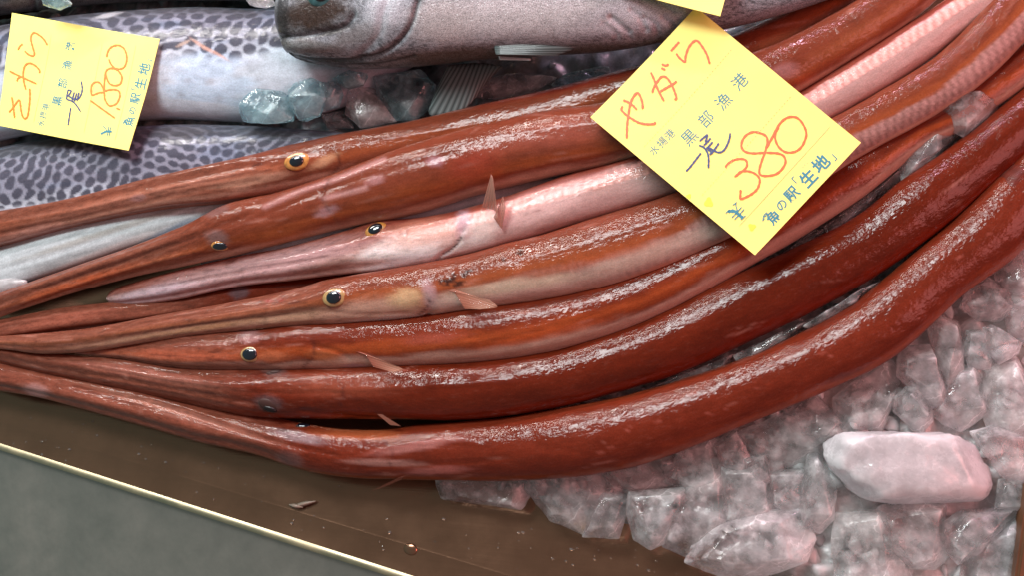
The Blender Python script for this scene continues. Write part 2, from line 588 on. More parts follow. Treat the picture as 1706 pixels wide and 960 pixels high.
def tube(pairs, zs, n_len, n_ring, flat=0.9, roll=0.0, tip0=0, tip1=0, power=2.0):
    """a body whose two outlines in the photograph are the given pairs; zs = [(x px, z mm)...]"""
    rows = []
    for (tx, ty, bx, by) in pairs:
        rows.append(((tx + bx) / 2, (ty + by) / 2, math.hypot(bx - tx, by - ty) / 2))
    q, s = catmull(rows, n_len)
    z = np.interp(q[:, 0], [a for a, _ in zs], [b for _, b in zs])
    half = q[:, 2].copy()
    if tip0:
        t = np.clip(s / tip0, 0, 1); half *= np.sqrt(np.clip(1 - (1 - t) ** 2, 0.0004, 1))
    if tip1:
        t = np.clip((s[-1] - s) / tip1, 0, 1); half *= np.sqrt(np.clip(1 - (1 - t) ** 2, 0.0004, 1))
    C = P(q[:, 0], q[:, 1], z)
    k = np.ones(9) / 9.0
    pad = np.pad(C[:, 2], 4, mode='edge')
    C[:, 2] = C[:, 2]
    r = half * depth(C) / FPX
    T = np.gradient(C, axis=0)
    T /= np.linalg.norm(T, axis=1)[:, None]
    S = np.cross(T, np.array([0, 0, 1.0])); S /= np.linalg.norm(S, axis=1)[:, None]
    U = np.cross(S, T)
    th = -math.pi + 2 * math.pi * np.arange(n_ring) / n_ring
    e = 2.0 / power
    sn = np.sign(np.sin(th)) * np.abs(np.sin(th)) ** e
    cs = np.sign(np.cos(th)) * np.abs(np.cos(th)) ** e
    Vv = C[:, None, :] + r[:, None, None] * (sn[None, :, None] * S[:, None, :] + flat * cs[None, :, None] * U[:, None, :])
    o = Body()
    o.V = Vv.reshape(-1, 3)
    o.C, o.r, o.T, o.S, o.U = C, r, T, S, U
    o.nl, o.nr = n_len, n_ring
    o.phi = np.tile(th - math.radians(roll), n_len)
    o.s = np.repeat(s, n_ring)
    o.half = np.repeat(half, n_ring)
    i, j = np.meshgrid(np.arange(n_len - 1), np.arange(n_ring), indexing='ij')
    a = (i * n_ring + j).ravel(); b = (i * n_ring + (j + 1) % n_ring).ravel()
    F = np.stack([a, b, b + n_ring, a + n_ring], 1)
    o.F = [tuple(f) for f in F.tolist()]
    o.F.append(tuple(range(n_ring)))
    o.F.append(tuple(reversed(range((n_len - 1) * n_ring, n_len * n_ring))))
    o.sp = s
    refresh(o)
    k2 = np.clip(o.half, 4, None) / 100.0
    o.fuv = np.stack([o.s / 100.0, k2 * np.cos(o.phi), k2 * np.sin(o.phi)], 1)
    o.col = np.zeros((len(o.V), 3))
    return o


def refresh(o):
    G = o.V.reshape(o.nl, o.nr, 3)
    du = np.gradient(G, axis=0)
    dv = np.roll(G, -1, axis=1) - np.roll(G, 1, axis=1)
    N = np.cross(dv, du)
    N /= np.maximum(np.linalg.norm(N, axis=2), 1e-12)[:, :, None]
    c = G.mean(axis=1)[:, None, :]
    if np.mean(np.sum(N * (G - c), axis=2)) < 0:
        N = -N
    o.N = N.reshape(-1, 3)
    o.px, o.py, o.dz = proj(o.V)
    o.front = np.sum(o.N * (CAM - o.V), axis=1) > 0


def surf(o, x, y):
    d = (o.px - x) ** 2 + (o.py - y) ** 2 + np.where(o.front, 0, 1e6)
    i = int(np.argmin(d))
    return o.V[i].copy(), o.N[i].copy(), i


def polydist(x, y, pts):
    pts = np.array(pts, float)
    best = np.full(x.shape, 1e9)
    for a, b in zip(pts[:-1], pts[1:]):
        ab = b - a
        t = np.clip(((x - a[0]) * ab[0] + (y - a[1]) * ab[1]) / (ab @ ab), 0, 1)
        best = np.minimum(best, np.hypot(x - a[0] - t * ab[0], y - a[1] - t * ab[1]))
    return best


def crease(o, pts, width, depth_mm, lift=0.0):
    """a groove (positive depth) or ridge (negative) that follows a line on the visible side"""
    q, _ = catmull(pts, 40)
    d = polydist(o.px, o.py, q[:, :2])
    w = np.exp(-(d / width) ** 2) * o.front
    o.V = o.V - o.N * (w * depth_mm * MM)[:, None]
    refresh(o)


def lump(o, cx, cy, rx, ry, ang, h_mm):
    a = math.radians(ang)
    dx = o.px - cx; dy = o.py - cy
    u = dx * math.cos(a) - dy * math.sin(a); v = dx * math.sin(a) + dy * math.cos(a)
    w = np.exp(-((u / rx) ** 2 + (v / ry) ** 2)) * o.front
    o.V = o.V + o.N * (w * h_mm * MM)[:, None]
    refresh(o)


def patch(o, cx, cy, rx, ry, ang, rgb, alpha, soft=0.5, seed=1, rag=0.5):
    """a marking: ellipse with a ragged edge"""
    a = math.radians(ang)
    dx = o.px - cx; dy = o.py - cy
    u = (dx * math.cos(a) - dy * math.sin(a)) / rx; v = (dx * math.sin(a) + dy * math.cos(a)) / ry
    nz = fnoise(u * 3.1 + 50, v * 3.1 + 50, seed) - 0.5
    d = np.hypot(u, v) + nz * rag
    w = (1 - ss(1 - soft, 1 + soft * 0.6, d)) * alpha * o.front
    o.col = o.col * (1 - w[:, None]) + np.array(rgb)[None, :] * w[:, None]


def stroke_patch(o, pts, width, rgb, alpha):
    q, _ = catmull(pts, 40)
    d = polydist(o.px, o.py, q[:, :2])
    w = np.exp(-(d / width) ** 2) * o.front * alpha
    o.col = o.col * (1 - w[:, None]) + np.array(rgb)[None, :] * w[:, None]


def body_mesh(o, name, mat, parent):
    al = getattr(o, 'alpha', np.ones(len(o.col)))[:, None]
    c4 = np.concatenate([np.clip(o.col, 0, 1), al], 1)
    return link_mesh(name, o.V, o.F, mat, parent, True,
                     {'Col': ('FLOAT_COLOR', c4), 'fuv': ('FLOAT_VECTOR', o.fuv)})


def eye(o, parent, x, y, iw, ih, pw, ph, ang, iris, pupil=None, poff=(0, 0), name='eye'):
    p, n, i = surf(o, x, y)
    sc = o.dz[i] / FPX
    view = (CAM - p) / np.linalg.norm(CAM - p)
    n = n * 0.75 + view * 0.25
    n /= np.linalg.norm(n)
    a = math.radians(ang)
    ax = RGT * math.cos(a) + UPV * math.sin(a)
    V, F = dome(p - n * 0.0006, n, ax, iw * sc, ih * sc, min(iw, ih) * sc * 0.26 + 0.0006, 8, 32, 0.0012)
    e = link_mesh(name, V, F, iris, parent)
    if pupil:
        t = ax - np.dot(ax, n) * n; t /= np.linalg.norm(t)
        s2 = np.cross(n, t)
        cc = p + n * (min(iw, ih) * sc * 0.17) + t * poff[0] * sc + s2 * poff[1] * sc
        V, F = dome(cc, n, ax, pw * sc, ph * sc, min(iw, ih) * sc * 0.30, 6, 28, 0.0012)
        link_mesh('pupil', V, F, pupil, e)
    return e


def fin(name, parent, base, tip, zb, zt, mat, nray=9, root_col=(1, 1, 1), tip_col=(1, 1, 1), curl=0.0, thick=0.35, stripes=0.25):
    """a fan of rays between a base line and a tip line (both in photograph pixels)"""
    nb = nray * 4 + 1
    b, _ = catmull([(*p, 0) for p in base], nb) if len(base) > 2 else (np.array([[base[0][0] + (base[1][0] - base[0][0]) * t, base[0][1] + (base[1][1] - base[0][1]) * t, 0] for t in np.linspace(0, 1, nb)]), 0)
    t_, _ = catmull([(*p, 0) for p in tip], nb) if len(tip) > 2 else (np.array([[tip[0][0] + (tip[1][0] - tip[0][0]) * t, tip[0][1] + (tip[1][1] - tip[0][1]) * t, 0] for t in np.linspace(0, 1, nb)]), 0)
    nl = 14
    V, Cc = [], []
    for i in range(nl):
        w = i / (nl - 1)
        for j in range(nb):
            x = b[j, 0] * (1 - w) + t_[j, 0] * w
            y = b[j, 1] * (1 - w) + t_[j, 1] * w
            z = zb * (1 - w) + zt * w + curl * math.sin(w * math.pi)
            z += 0.07 * math.cos(j / 4 * 2 * math.pi) * (0.4 + 0.6 * w)
            V.append(P1(x, y, z))
            c = np.array(root_col) * (1 - w) + np.array(tip_col) * w
            ray = 0.5 + 0.5 * math.cos(j / 4 * 2 * math.pi)
            Cc.append(c * (1 - stripes + stripes * ray))
    nv = len(V)
    V2 = [v - Zup * thick * MM for v in V]
    F = []
    for i in range(nl - 1):
        for j in range(nb - 1):
            a = i * nb + j
            F.append((a, a + 1, a + nb + 1, a + nb))
            F.append((nv + a, nv + a + nb, nv + a + nb + 1, nv + a + 1))
    rim = [j for j in range(nb)] + [i * nb + nb - 1 for i in range(1, nl)] + [(nl - 1) * nb + j for j in range(nb - 2, -1, -1)] + [i * nb for i in range(nl - 2, 0, -1)]
    for a, c in zip(rim, rim[1:] + rim[:1]):
        F.append((a, nv + a, nv + c, c))
    Cc = np.array(Cc + Cc)
    c4 = np.concatenate([np.clip(Cc, 0, 1), np.ones((len(Cc), 1))], 1)
    return link_mesh(name, V + V2, F, mat, parent, True, {'Col': ('FLOAT_COLOR', c4)})


BODIES = []
CORNET_GROUP = 'red cornetfish laid side by side on the ice'


def cornet_colour(o, dors, orange, belly, rib=0.0, rib_rgb=(0.80, 0.45, 0.40), seed=1, b_edge=112, o_c=80, o_w=14, ribstart=400):
    ph = np.abs((o.phi + math.pi) % (2 * math.pi) - math.pi)
    deg = np.degrees(ph)
    nz = fnoise(o.s / 60.0, o.phi * 3 + 40, seed) - 0.5
    nz2 = fnoise(o.s / 22.0, o.phi * 9 + 40, seed + 5) - 0.5
    d2 = deg + nz * 22 + nz2 * 8
    c = np.array(dors)[None, :] * (0.9 + 0.32 * nz[:, None] + 0.18 * nz2[:, None])
    w = np.exp(-((d2 - o_c) / o_w) ** 2) * 0.75
    c = c * (1 - w[:, None]) + np.array(orange)[None, :] * w[:, None]
    w = ss(b_edge - 14, b_edge + 8, d2)
    c = c * (1 - w[:, None]) + np.array(belly)[None, :] * w[:, None]
    if rib > 0:
        band = ss(o_c + 2, o_c + 10, d2) * (1 - ss(b_edge, b_edge + 7, deg)) * ss(ribstart - 100, ribstart + 100, o.s)
        st = 0.5 + 0.5 * np.sin(o.s / 15.0 * 2 * math.pi + (deg - 100) * 0.12 + nz * 5)
        mixc = np.array(rib_rgb)[None, :] * (0.60 + 0.55 * st[:, None])
        band = band * rib
        c = c * (1 - band[:, None]) + mixc * band[:, None]
    o.col = c


def snout_ridges(o, s_end, amp=0.05, seed=0):
    """long bony ridges on the tube snout that fade out behind the eye"""
    w = (1 - ss(s_end - 60, s_end + 80, o.s))
    rid = np.cos(o.phi * 4 + seed) * 0.6 + np.cos(o.phi * 7 + seed * 2) * 0.4
    amp_v = amp * w * (o.half / 100) * 35 * MM
    o.V = o.V + o.N * (rid * amp_v)[:, None]
    # slight unevenness everywhere
    nz = fnoise(o.s / 45.0, o.phi * 2.2 + 30, seed + 3) - 0.5
    o.V = o.V + o.N * (nz * o.half / 100 * 1.3 * MM)[:, None]
    refresh(o)


def cornet(label, pairs, zs, roll, dors, orange, belly, seed, eye_s, flat=0.80, tip0=0, tip1=0, **kw):
    o = tube(pairs, zs, 420, 72, flat=flat, roll=roll, tip0=tip0, tip1=tip1)
    snout_ridges(o, eye_s, 0.095, seed)
    cornet_colour(o, dors, orange, belly, seed=seed, **kw)
    # brownish, paler snout
    w = (1 - ss(eye_s - 80, eye_s + 60, o.s)) * 0.45
    sn = np.array((0.27, 0.105, 0.068))[None, :] * (0.8 + 0.6 * (fnoise(o.s / 90.0, o.phi * 6 + 9, seed + 9) - 0.3))[:, None]
    o.col = o.col * (1 - w[:, None]) + sn * w[:, None]
    o.alpha = 0.32 + 0.68 * (1 - ss(eye_s - 40, eye_s + 200, o.s))
    o.root = empty('red_cornetfish', o.C[len(o.C) // 2] - np.array([0, 0, o.r[len(o.r) // 2]]), label, 'cornetfish', CORNET_GROUP)
    o.root.location = tuple(o.C[len(o.C) // 2] * np.array([1, 1, 0]))
    BODIES.append(o)
    return o


RED = (0.165, 0.024, 0.009)
BROWN = (0.21, 0.048, 0.023)
DEEP = (0.132, 0.016, 0.0045)
ORANGE = (0.30, 0.06, 0.016)
PALE = (0.72, 0.46, 0.38)

# --- the lowest cornetfish, along the front of the tray
fG = cornet('lowest red cornetfish, curving along the bare ice with its snout over the tray front',
            [(-60, 590, -68, 632), (0, 605, -8, 650), (88, 624, 78, 666), (245, 655, 232, 708), (348, 679, 333, 737), (440, 697, 425, 757),
             (510, 708, 500, 782), (560, 715, 556, 793), (610, 718, 608, 798), (655, 716, 655, 799), (710, 708, 710, 800), (840, 697, 845, 801), (950, 678, 970, 793),
             (1060, 655, 1090, 768), (1206, 610, 1245, 706), (1320, 562, 1365, 656), (1430, 500, 1485, 595), (1535, 412, 1595, 497),
             (1620, 337, 1690, 425), (1700, 250, 1785, 320), (1765, 165, 1840, 220), (1880, 10, 1935, 50), (1980, -160, 1998, -150)],
            [(-60, 17), (300, 18), (700, 21), (1100, 30), (1700, 42)], -8, RED, ORANGE, PALE, 11, 560)
crease(fG, [(120, 645), (260, 675), (420, 728), (560, 760)], 3.0, 0.9)
crease(fG, [(100, 632), (250, 662), (400, 712), (480, 735)], 3.0, -0.7)
crease(fG, [(600, 765), (660, 745), (740, 735), (800, 740)], 3.0, -0.7)
crease(fG, [(610, 780), (680, 775), (760, 772), (850, 765)], 3.0, 0.6)
crease(fG, [(885, 720), (890, 735), (905, 748), (960, 752)], 3.0, 0.5)
patch(fG, 60, 652, 22, 12, -14, (0.508, 0.296, 0.280), 0.5, seed=3)
patch(fG, 300, 690, 150, 8, -17, (0.451, 0.203, 0.148), 0.65, 0.8, seed=4)
patch(fG, 482, 768, 24, 16, -20, (0.180, 0.093, 0.086), 0.6, seed=5)
patch(fG, 495, 728, 50, 9, -12, (0.344, 0.296, 0.312), 0.55, seed=6)
patch(fG, 690, 745, 80, 8, 10, (0.451, 0.195, 0.171), 0.6, seed=7)
patch(fG, 640, 772, 70, 6, -2, (0.476, 0.249, 0.210), 0.6, seed=8)
patch(fG, 730, 785, 60, 7, 3, (0.451, 0.156, 0.132), 0.6, seed=9)
patch(fG, 600, 725, 80, 10, -2, (0.410, 0.109, 0.039), 0.6, seed=19)
for k in range(26):
    x = 1000 + k * 26 + rng.uniform(-8, 8)
    y = np.interp(x, [1000, 1206, 1320, 1430, 1535, 1650], [735, 665, 612, 545, 455, 370]) + rng.uniform(-25, 25)
    patch(fG, x, y, rng.uniform(2, 9), rng.uniform(1.5, 3), rng.uniform(0, 60), (0.48, 0.15, 0.11), rng.uniform(.15, .4), seed=30 + k)

# --- second from the front
fF = cornet('second red cornetfish from the tray front, seen from above with clouded dark eyes',
            [(-60, 566, -64, 592), (0, 573, -4, 604), (90, 588, 84, 624), (200, 598, 190, 645), (310, 612, 300, 668), (430, 614, 425, 694),
             (520, 613, 520, 699), (600, 610, 601, 698), (660, 608, 664, 699), (790, 602, 800, 699), (900, 586, 915, 682), (972, 568, 1000, 662),
             (1093, 524, 1125, 625), (1220, 460, 1262, 563), (1310, 418, 1367, 513), (1423, 362, 1480, 446), (1507, 296, 1570, 380),
             (1578, 248, 1640, 320), (1650, 193, 1715, 255), (1720, 133, 1790, 190), (1780, 60, 1850, 110), (1890, -90, 1940, -55), (1990, -250, 2005, -240)],
            [(-60, 19), (300, 22), (700, 27), (1100, 33), (1700, 46)], -12, DEEP, (0.22, 0.025, 0.01), (0.35, 0.12, 0.09), 12, 480)
crease(fF, [(150, 612), (300, 640), (430, 655), (560, 655)], 3.2, 0.7)
crease(fF, [(150, 628), (300, 655), (420, 680)], 3.0, -0.6)
crease(fF, [(560, 650), (700, 645), (850, 635)], 3.0, -0.5)
crease(fF, [(500, 685), (600, 697), (655, 700)], 4.0, 1.0)
patch(fF, 458, 621, 22, 10, -5, (0.098, 0.055, 0.051), 0.85, seed=2)
patch(fF, 447, 672, 26, 13, -12, (0.107, 0.058, 0.058), 0.9, seed=3)
patch(fF, 250, 625, 130, 9, -10, (0.377, 0.156, 0.117), 0.5, 0.8, seed=5)
patch(fF, 560, 640, 110, 22, 0, (0.312, 0.086, 0.047), 0.5, 0.8, seed=6)
patch(fF, 600, 706, 58, 6, -2, (0.012, 0.006, 0.005), 0.0, seed=6)
patch(fF, 640, 700, 100, 6, -2, (0.410, 0.101, 0.031), 0.5, seed=7)

# --- third from the front
fE = cornet('red cornetfish with a round black eye, half under the pale-flanked one',
            [(118, 584, 116, 591), (200, 574, 197, 598), (310, 560, 308, 616), (417, 551, 418, 619), (520, 536, 522, 618), (660, 526, 668, 613),
             (800, 508, 810, 605), (900, 494, 915, 590), (1000, 470, 1022, 560), (1100, 432, 1130, 514), (1214, 380, 1240, 450), (1310, 325, 1344, 390),
             (1409, 262, 1440, 326), (1507, 205, 1535, 250), (1580, 165, 1610, 212), (1706, 70, 1740, 120), (1790, 0, 1830, 40), (1890, -110, 1915, -85), (1980, -220, 1992, -210)],
            [(100, 23), (300, 25), (700, 30), (1100, 38), (1700, 48)], -52, RED, (0.38, 0.075, 0.018), (0.5, 0.30, 0.23), 13, 300, tip0=60, b_edge=98, o_c=74)
crease(fE, [(517, 575), (545, 582), (570, 590), (580, 602)], 3.0, 0.8)
crease(fE, [(514, 590), (530, 586), (560, 590)], 2.5, -0.5)
crease(fE, [(780, 572), (900, 545), (1000, 515), (1090, 480)], 2.2, -0.45)
patch(fE, 300, 593, 120, 10, -3, (0.451, 0.109, 0.055), 0.6, 0.8, seed=2)
patch(fE, 415, 562, 20, 12, 0, (0.410, 0.234, 0.234), 0.5, seed=3)
patch(fE, 455, 595, 30, 10, 0, (0.492, 0.140, 0.062), 0.7, seed=4)
patch(fE, 540, 595, 30, 10, -10, (0.476, 0.156, 0.062), 0.5, seed=5)
patch(fE, 590, 612, 22, 5, 0, (0.508, 0.351, 0.389), 0.7, seed=6)
patch(fE, 560, 615, 130, 5, 0, (0.574, 0.327, 0.257), 0.5, seed=16)
patch(fE, 720, 565, 60, 10, 5, (0.328, 0.078, 0.055), 0.5, seed=7)
patch(fE, 900, 560, 120, 9, 12, (0.508, 0.093, 0.023), 0.5, seed=8)

# --- a snout that lies deeper, between the two pale ones
fH = cornet('dark red cornetfish whose snout shows only as a strip between two paler ones',
            [(-60, 540, -56, 580), (-2, 534, 2, 572), (100, 515, 105, 558), (180, 506, 190, 548), (290, 493, 300, 534), (394, 472, 402, 520),
             (480, 458, 490, 510), (560, 446, 572, 505), (700, 425, 715, 490), (830, 395, 850, 450), (900, 385, 915, 430)],
            [(-60, 21), (300, 20), (560, 20), (900, 18)], -45, DEEP, RED, PALE, 14, 420, tip1=100)
patch(fH, 398, 488, 18, 12, 8, (0.107, 0.070, 0.078), 0.75, seed=3)
patch(fH, 100, 535, 90, 10, 12, (0.344, 0.101, 0.062), 0.6, seed=4)

# --- fourth: brown with a pale flank and a bright gold eye
fD = cornet('brown red cornetfish with a bright gold eye and pale pink lower flank',
            [(-60, 564, -58, 583), (0, 561, 3, 582), (60, 557, 63, 589), (105, 553, 109, 589), (160, 546, 164, 584), (281, 523, 287, 564), (366, 508, 372, 554), (480, 485, 488, 543), (555, 463, 565, 541),
             (673, 443, 690, 531), (775, 423, 790, 517), (842, 404, 862, 508), (900, 390, 925, 498), (981, 363, 1010, 481),
             (1050, 343, 1080, 460), (1121, 320, 1150, 430), (1214, 283, 1245, 385), (1310, 233, 1345, 320), (1395, 190, 1430, 265), (1507, 126, 1545, 200),
             (1578, 77, 1625, 148), (1648, 3, 1706, 70), (1700, -60, 1770, 0), (1750, -140, 1820, -90), (1850, -280, 1890, -255), (1930, -400, 1945, -392)],
            [(-60, 26), (90, 27), (300, 31), (700, 38), (1100, 45), (1700, 56)], -58, BROWN, (0.33, 0.085, 0.026), (0.52, 0.31, 0.23), 15, 610, tip0=0,
            b_edge=124, o_c=70, rib=0.75, rib_rgb=(0.46, 0.29, 0.26), ribstart=1000, flat=0.70)
crease(fD, [(705, 492), (712, 505), (718, 518), (710, 528)], 3.0, 1.1)
crease(fD, [(200, 557), (330, 538), (450, 520), (540, 505)], 2.6, -0.6)
crease(fD, [(180, 548), (330, 526), (470, 505)], 2.6, 0.7)
crease(fD, [(430, 534), (520, 520), (600, 525), (680, 522)], 3.0, 0.5)
crease(fD, [(860, 432), (960, 408), (1040, 385), (1130, 350)], 2.2, -0.45)
lump(fD, 558, 497, 30, 22, 5, 1.0)
lump(fD, 680, 497, 45, 22, 8, 0.8)
patch(fD, 300, 552, 180, 8, 9, (0.492, 0.280, 0.187), 0.75, 0.8, seed=1)
patch(fD, 350, 545, 120, 5, 9, (0.508, 0.234, 0.093), 0.4, 0.8, seed=21)
patch(fD, 480, 530, 90, 12, 8, (0.508, 0.296, 0.195), 0.8, 0.7, seed=2)
patch(fD, 620, 520, 90, 22, 5, (0.607, 0.358, 0.265), 0.85, 0.6, seed=3)
patch(fD, 680, 498, 34, 18, 8, (0.656, 0.452, 0.249), 0.75, 0.6, seed=4)
patch(fD, 650, 532, 90, 5, 5, (0.689, 0.576, 0.530), 0.7, 0.6, seed=14)
patch(fD, 745, 505, 34, 14, 5, (0.672, 0.514, 0.436), 0.8, 0.5, seed=5)
patch(fD, 860, 478, 120, 15, 9, (0.656, 0.514, 0.389), 0.85, 0.6, seed=6)
patch(fD, 880, 490, 140, 10, 9, (0.640, 0.421, 0.358), 0.7, 0.6, seed=7)
patch(fD, 1060, 432, 130, 19, 19, (0.607, 0.452, 0.366), 0.8, 0.6, seed=8)
patch(fD, 1160, 400, 60, 16, 25, (0.623, 0.499, 0.421), 0.8, 0.6, seed=18)
patch(fD, 1090, 450, 60, 7, 22, (0.574, 0.234, 0.156), 0.6, 0.6, seed=9)
patch(fD, 1000, 430, 120, 9, 16, (0.394, 0.093, 0.031), 0.6, 0.7, seed=10)
patch(fD, 715, 490, 12, 26, 10, (0.492, 0.327, 0.343), 0.7, 0.6, seed=11)
for (x, y, r) in ((752, 466, 9), (772, 460, 7), (745, 474, 6), (765, 472, 9), (838, 432, 5), (866, 418, 6), (780, 452, 5), (735, 470, 5), (868, 424, 5), (755, 458, 4)):
    patch(fD, x, y, r, r * 0.55, 20, (0.029, 0.011, 0.009), 0.9, 0.4, seed=int(x), rag=1.2)
for (x, y) in ((450, 502), (445, 503), (468, 501)):
    patch(fD, x, y, 5, 3, 0, (0.246, 0.016, 0.008), 0.8, seed=int(x))

# --- third from the back: belly up, white throat
fC = cornet('pink cornetfish turned on its side, showing a white throat and pale belly',
            [(172, 486, 182, 510), (281, 455, 287, 501), (394, 428, 401, 477), (480, 412, 488, 467), (560, 390, 571, 457), (631, 370, 646, 450),
             (700, 360, 720, 440), (758, 349, 776, 427), (842, 325, 862, 405), (947, 288, 975, 370), (1059, 256, 1090, 337), (1150, 226, 1180, 305),
             (1250, 188, 1285, 258), (1340, 146, 1378, 204), (1457, 71, 1494, 138), (1573, -2, 1612, 54), (1648, -58, 1690, 2), (1720, -140, 1770, -90), (1820, -260, 1850, -235), (1910, -370, 1922, -360)],
            [(170, 22), (300, 28), (700, 37), (1100, 45), (1700, 56)], -112, (0.26, 0.05, 0.03), (0.36, 0.09, 0.06), (0.50, 0.32, 0.29), 16, 470, tip0=30,
            b_edge=116, o_c=74, rib=1.0, rib_rgb=(0.95, 0.50, 0.44), ribstart=560, flat=0.62)
crease(fC, [(770, 383), (765, 400), (755, 412), (735, 425), (728, 433)], 2.6, 1.4)
crease(fC, [(775, 368), (782, 380), (772, 395)], 3.0, -0.9)
crease(fC, [(250, 480), (400, 455), (540, 430)], 2.6, 0.5)
lump(fC, 625, 381, 26, 18, 10, 1.0)
patch(fC, 380, 460, 230, 26, 14, (0.508, 0.312, 0.312), 0.85, 0.5, seed=1)
patch(fC, 250, 490, 90, 12, 14, (0.492, 0.374, 0.421), 0.75, 0.6, seed=2)
patch(fC, 350, 436, 160, 6, 15, (0.312, 0.078, 0.055), 0.6, 0.6, seed=12)
patch(fC, 660, 425, 80, 26, 12, (0.763, 0.639, 0.608), 0.9, 0.5, seed=3, rag=0.8)
patch(fC, 665, 418, 62, 22, 12, (0.93, 0.86, 0.84), 0.8, 0.5, seed=44)
patch(fC, 680, 437, 70, 14, 12, (0.779, 0.709, 0.717), 0.95, 0.4, seed=4)
patch(fC, 700, 395, 70, 18, 10, (0.722, 0.436, 0.358), 0.75, 0.6, seed=5)
patch(fC, 690, 375, 60, 9, 12, (0.607, 0.234, 0.156), 0.6, 0.7, seed=6)
patch(fC, 772, 372, 14, 24, -5, (0.541, 0.358, 0.405), 0.85, 0.5, seed=7)
patch(fC, 800, 385, 30, 16, 10, (0.754, 0.623, 0.576), 0.85, 0.5, seed=8)
patch(fC, 785, 408, 40, 14, 14, (0.705, 0.623, 0.600), 0.8, 0.5, seed=18)
patch(fC, 900, 350, 90, 17, 17, (0.738, 0.530, 0.483), 0.7, 0.6, seed=9)
patch(fC, 960, 340, 150, 20, 17, (0.607, 0.389, 0.374), 0.5, 0.6, seed=19)
patch(fC, 920, 315, 90, 10, 17, (0.705, 0.312, 0.288), 0.6, 0.6, seed=10)
patch(fC, 1010, 292, 80, 10, 17, (0.697, 0.335, 0.327), 0.6, 0.6, seed=11)
stroke_patch(fC, [(768, 396), (755, 412), (738, 424)], 1.8, (0.06, 0.02, 0.02), 0.9)

# --- second from the back: seen from above
fB = cornet('wide red cornetfish seen from above, its clouded eye beside the silver fish',
            [(-60, 510, -48, 552), (0, 487, 12, 526), (112, 447, 122, 489), (225, 407, 238, 458), (310, 372, 328, 440), (377, 338, 402, 425),
             (465, 318, 486, 404), (560, 286, 585, 380), (673, 242, 700, 357), (780, 211, 806, 324), (896, 184, 925, 296), (997, 170, 1030, 274),
             (1100, 140, 1140, 240), (1180, 112, 1230, 205), (1260, 84, 1310, 168), (1338, 48, 1385, 122), (1423, 0, 1475, 66), (1500, -60, 1560, 0), (1570, -140, 1630, -90), (1690, -270, 1725, -240), (1790, -380, 1805, -368)],
            [(-60, 24), (300, 34), (700, 42), (1100, 49), (1700, 60)], -38, BROWN, (0.33, 0.075, 0.02), (0.5, 0.28, 0.2), 17, 400, b_edge=112, o_c=84)
crease(fB, [(60, 485), (200, 437), (320, 395), (420, 355)], 3.2, 0.9)
crease(fB, [(40, 505), (190, 455), (340, 415)], 3.2, -0.7)
crease(fB, [(440, 345), (500, 318), (560, 300), (650, 265)], 3.0, -0.9)
crease(fB, [(430, 362), (520, 325), (620, 292), (760, 255)], 3.0, 0.7)
crease(fB, [(640, 262), (780, 232), (900, 215), (1000, 205)], 3.0, -0.5)
crease(fB, [(470, 372), (560, 352), (640, 340), (760, 312)], 3.0, 0.5)
crease(fB, [(800, 297), (900, 275), (1000, 255), (1080, 240)], 2.2, -0.4)
crease(fB, [(548, 296), (536, 325), (545, 352), (560, 372)], 3.0, 0.8)
patch(fB, 362, 396, 22, 14, -15, (0.213, 0.125, 0.117), 0.8, 0.5, seed=2)
patch(fB, 358, 351, 26, 9, 15, (0.205, 0.109, 0.101), 0.7, 0.5, seed=3)
stroke_patch(fB, [(440, 345), (500, 318), (560, 298), (640, 265)], 4.0, (0.60, 0.32, 0.30), 0.7)
stroke_patch(fB, [(540, 330), (590, 318), (610, 312)], 4.0, (0.60, 0.34, 0.32), 0.7)
patch(fB, 545, 352, 22, 8, 20, (0.492, 0.296, 0.312), 0.7, 0.5, seed=4)
patch(fB, 725, 268, 16, 9, 0, (0.451, 0.249, 0.280), 0.7, 0.5, seed=5)
patch(fB, 625, 300, 18, 8, 15, (0.451, 0.234, 0.234), 0.6, 0.5, seed=6)
patch(fB, 120, 475, 110, 9, 18, (0.410, 0.078, 0.023), 0.6, 0.7, seed=7)
patch(fB, 470, 395, 60, 12, 13, (0.459, 0.132, 0.039), 0.7, 0.6, seed=8)
patch(fB, 790, 275, 50, 30, 15, (0.344, 0.047, 0.027), 0.5, 0.8, seed=9)
patch(fB, 1310, 118, 26, 14, 10, (0.426, 0.218, 0.210), 0.6, 0.6, seed=10)
patch(fB, 1340, 130, 20, 8, 30, (0.410, 0.078, 0.023), 0.6, 0.6, seed=11)
patch(fB, 1430, 60, 130, 18, 32, (0.377, 0.117, 0.047), 0.6, 0.7, seed=12)
patch(fB, 930, 225, 130, 26, 10, (0.328, 0.093, 0.062), 0.5, 0.7, seed=22)

# --- the one furthest back
fA = cornet('hindmost red cornetfish with an orange rimmed eye, its snout against the spotted mackerel',
            [(-60, 362, -52, 425), (-4, 350, 4, 413), (112, 330, 120, 381), (253, 294, 264, 351), (366, 268, 380, 339), (470, 243, 488, 322),
             (560, 223, 582, 302), (673, 202, 692, 280), (780, 177, 798, 258), (900, 150, 918, 235), (1051, 110, 1075, 195),
             (1150, 82, 1180, 165), (1240, 48, 1275, 125), (1330, 3, 1370, 75), (1420, -52, 1465, 15), (1490, -120, 1540, -70), (1620, -240, 1650, -212), (1720, -350, 1735, -338)],
            [(-60, 27), (300, 33), (600, 34), (1100, 38), (1700, 48)], -50, BROWN, (0.33, 0.075, 0.025), (0.5, 0.26, 0.19), 18, 480, b_edge=102, o_c=62)
crease(fA, [(0, 372), (150, 345), (300, 308), (420, 283)], 3.0, -0.7)
crease(fA, [(0, 388), (150, 358), (300, 322), (430, 300)], 3.0, 0.7)
lump(fA, 497, 267, 28, 17, 10, 1.2)
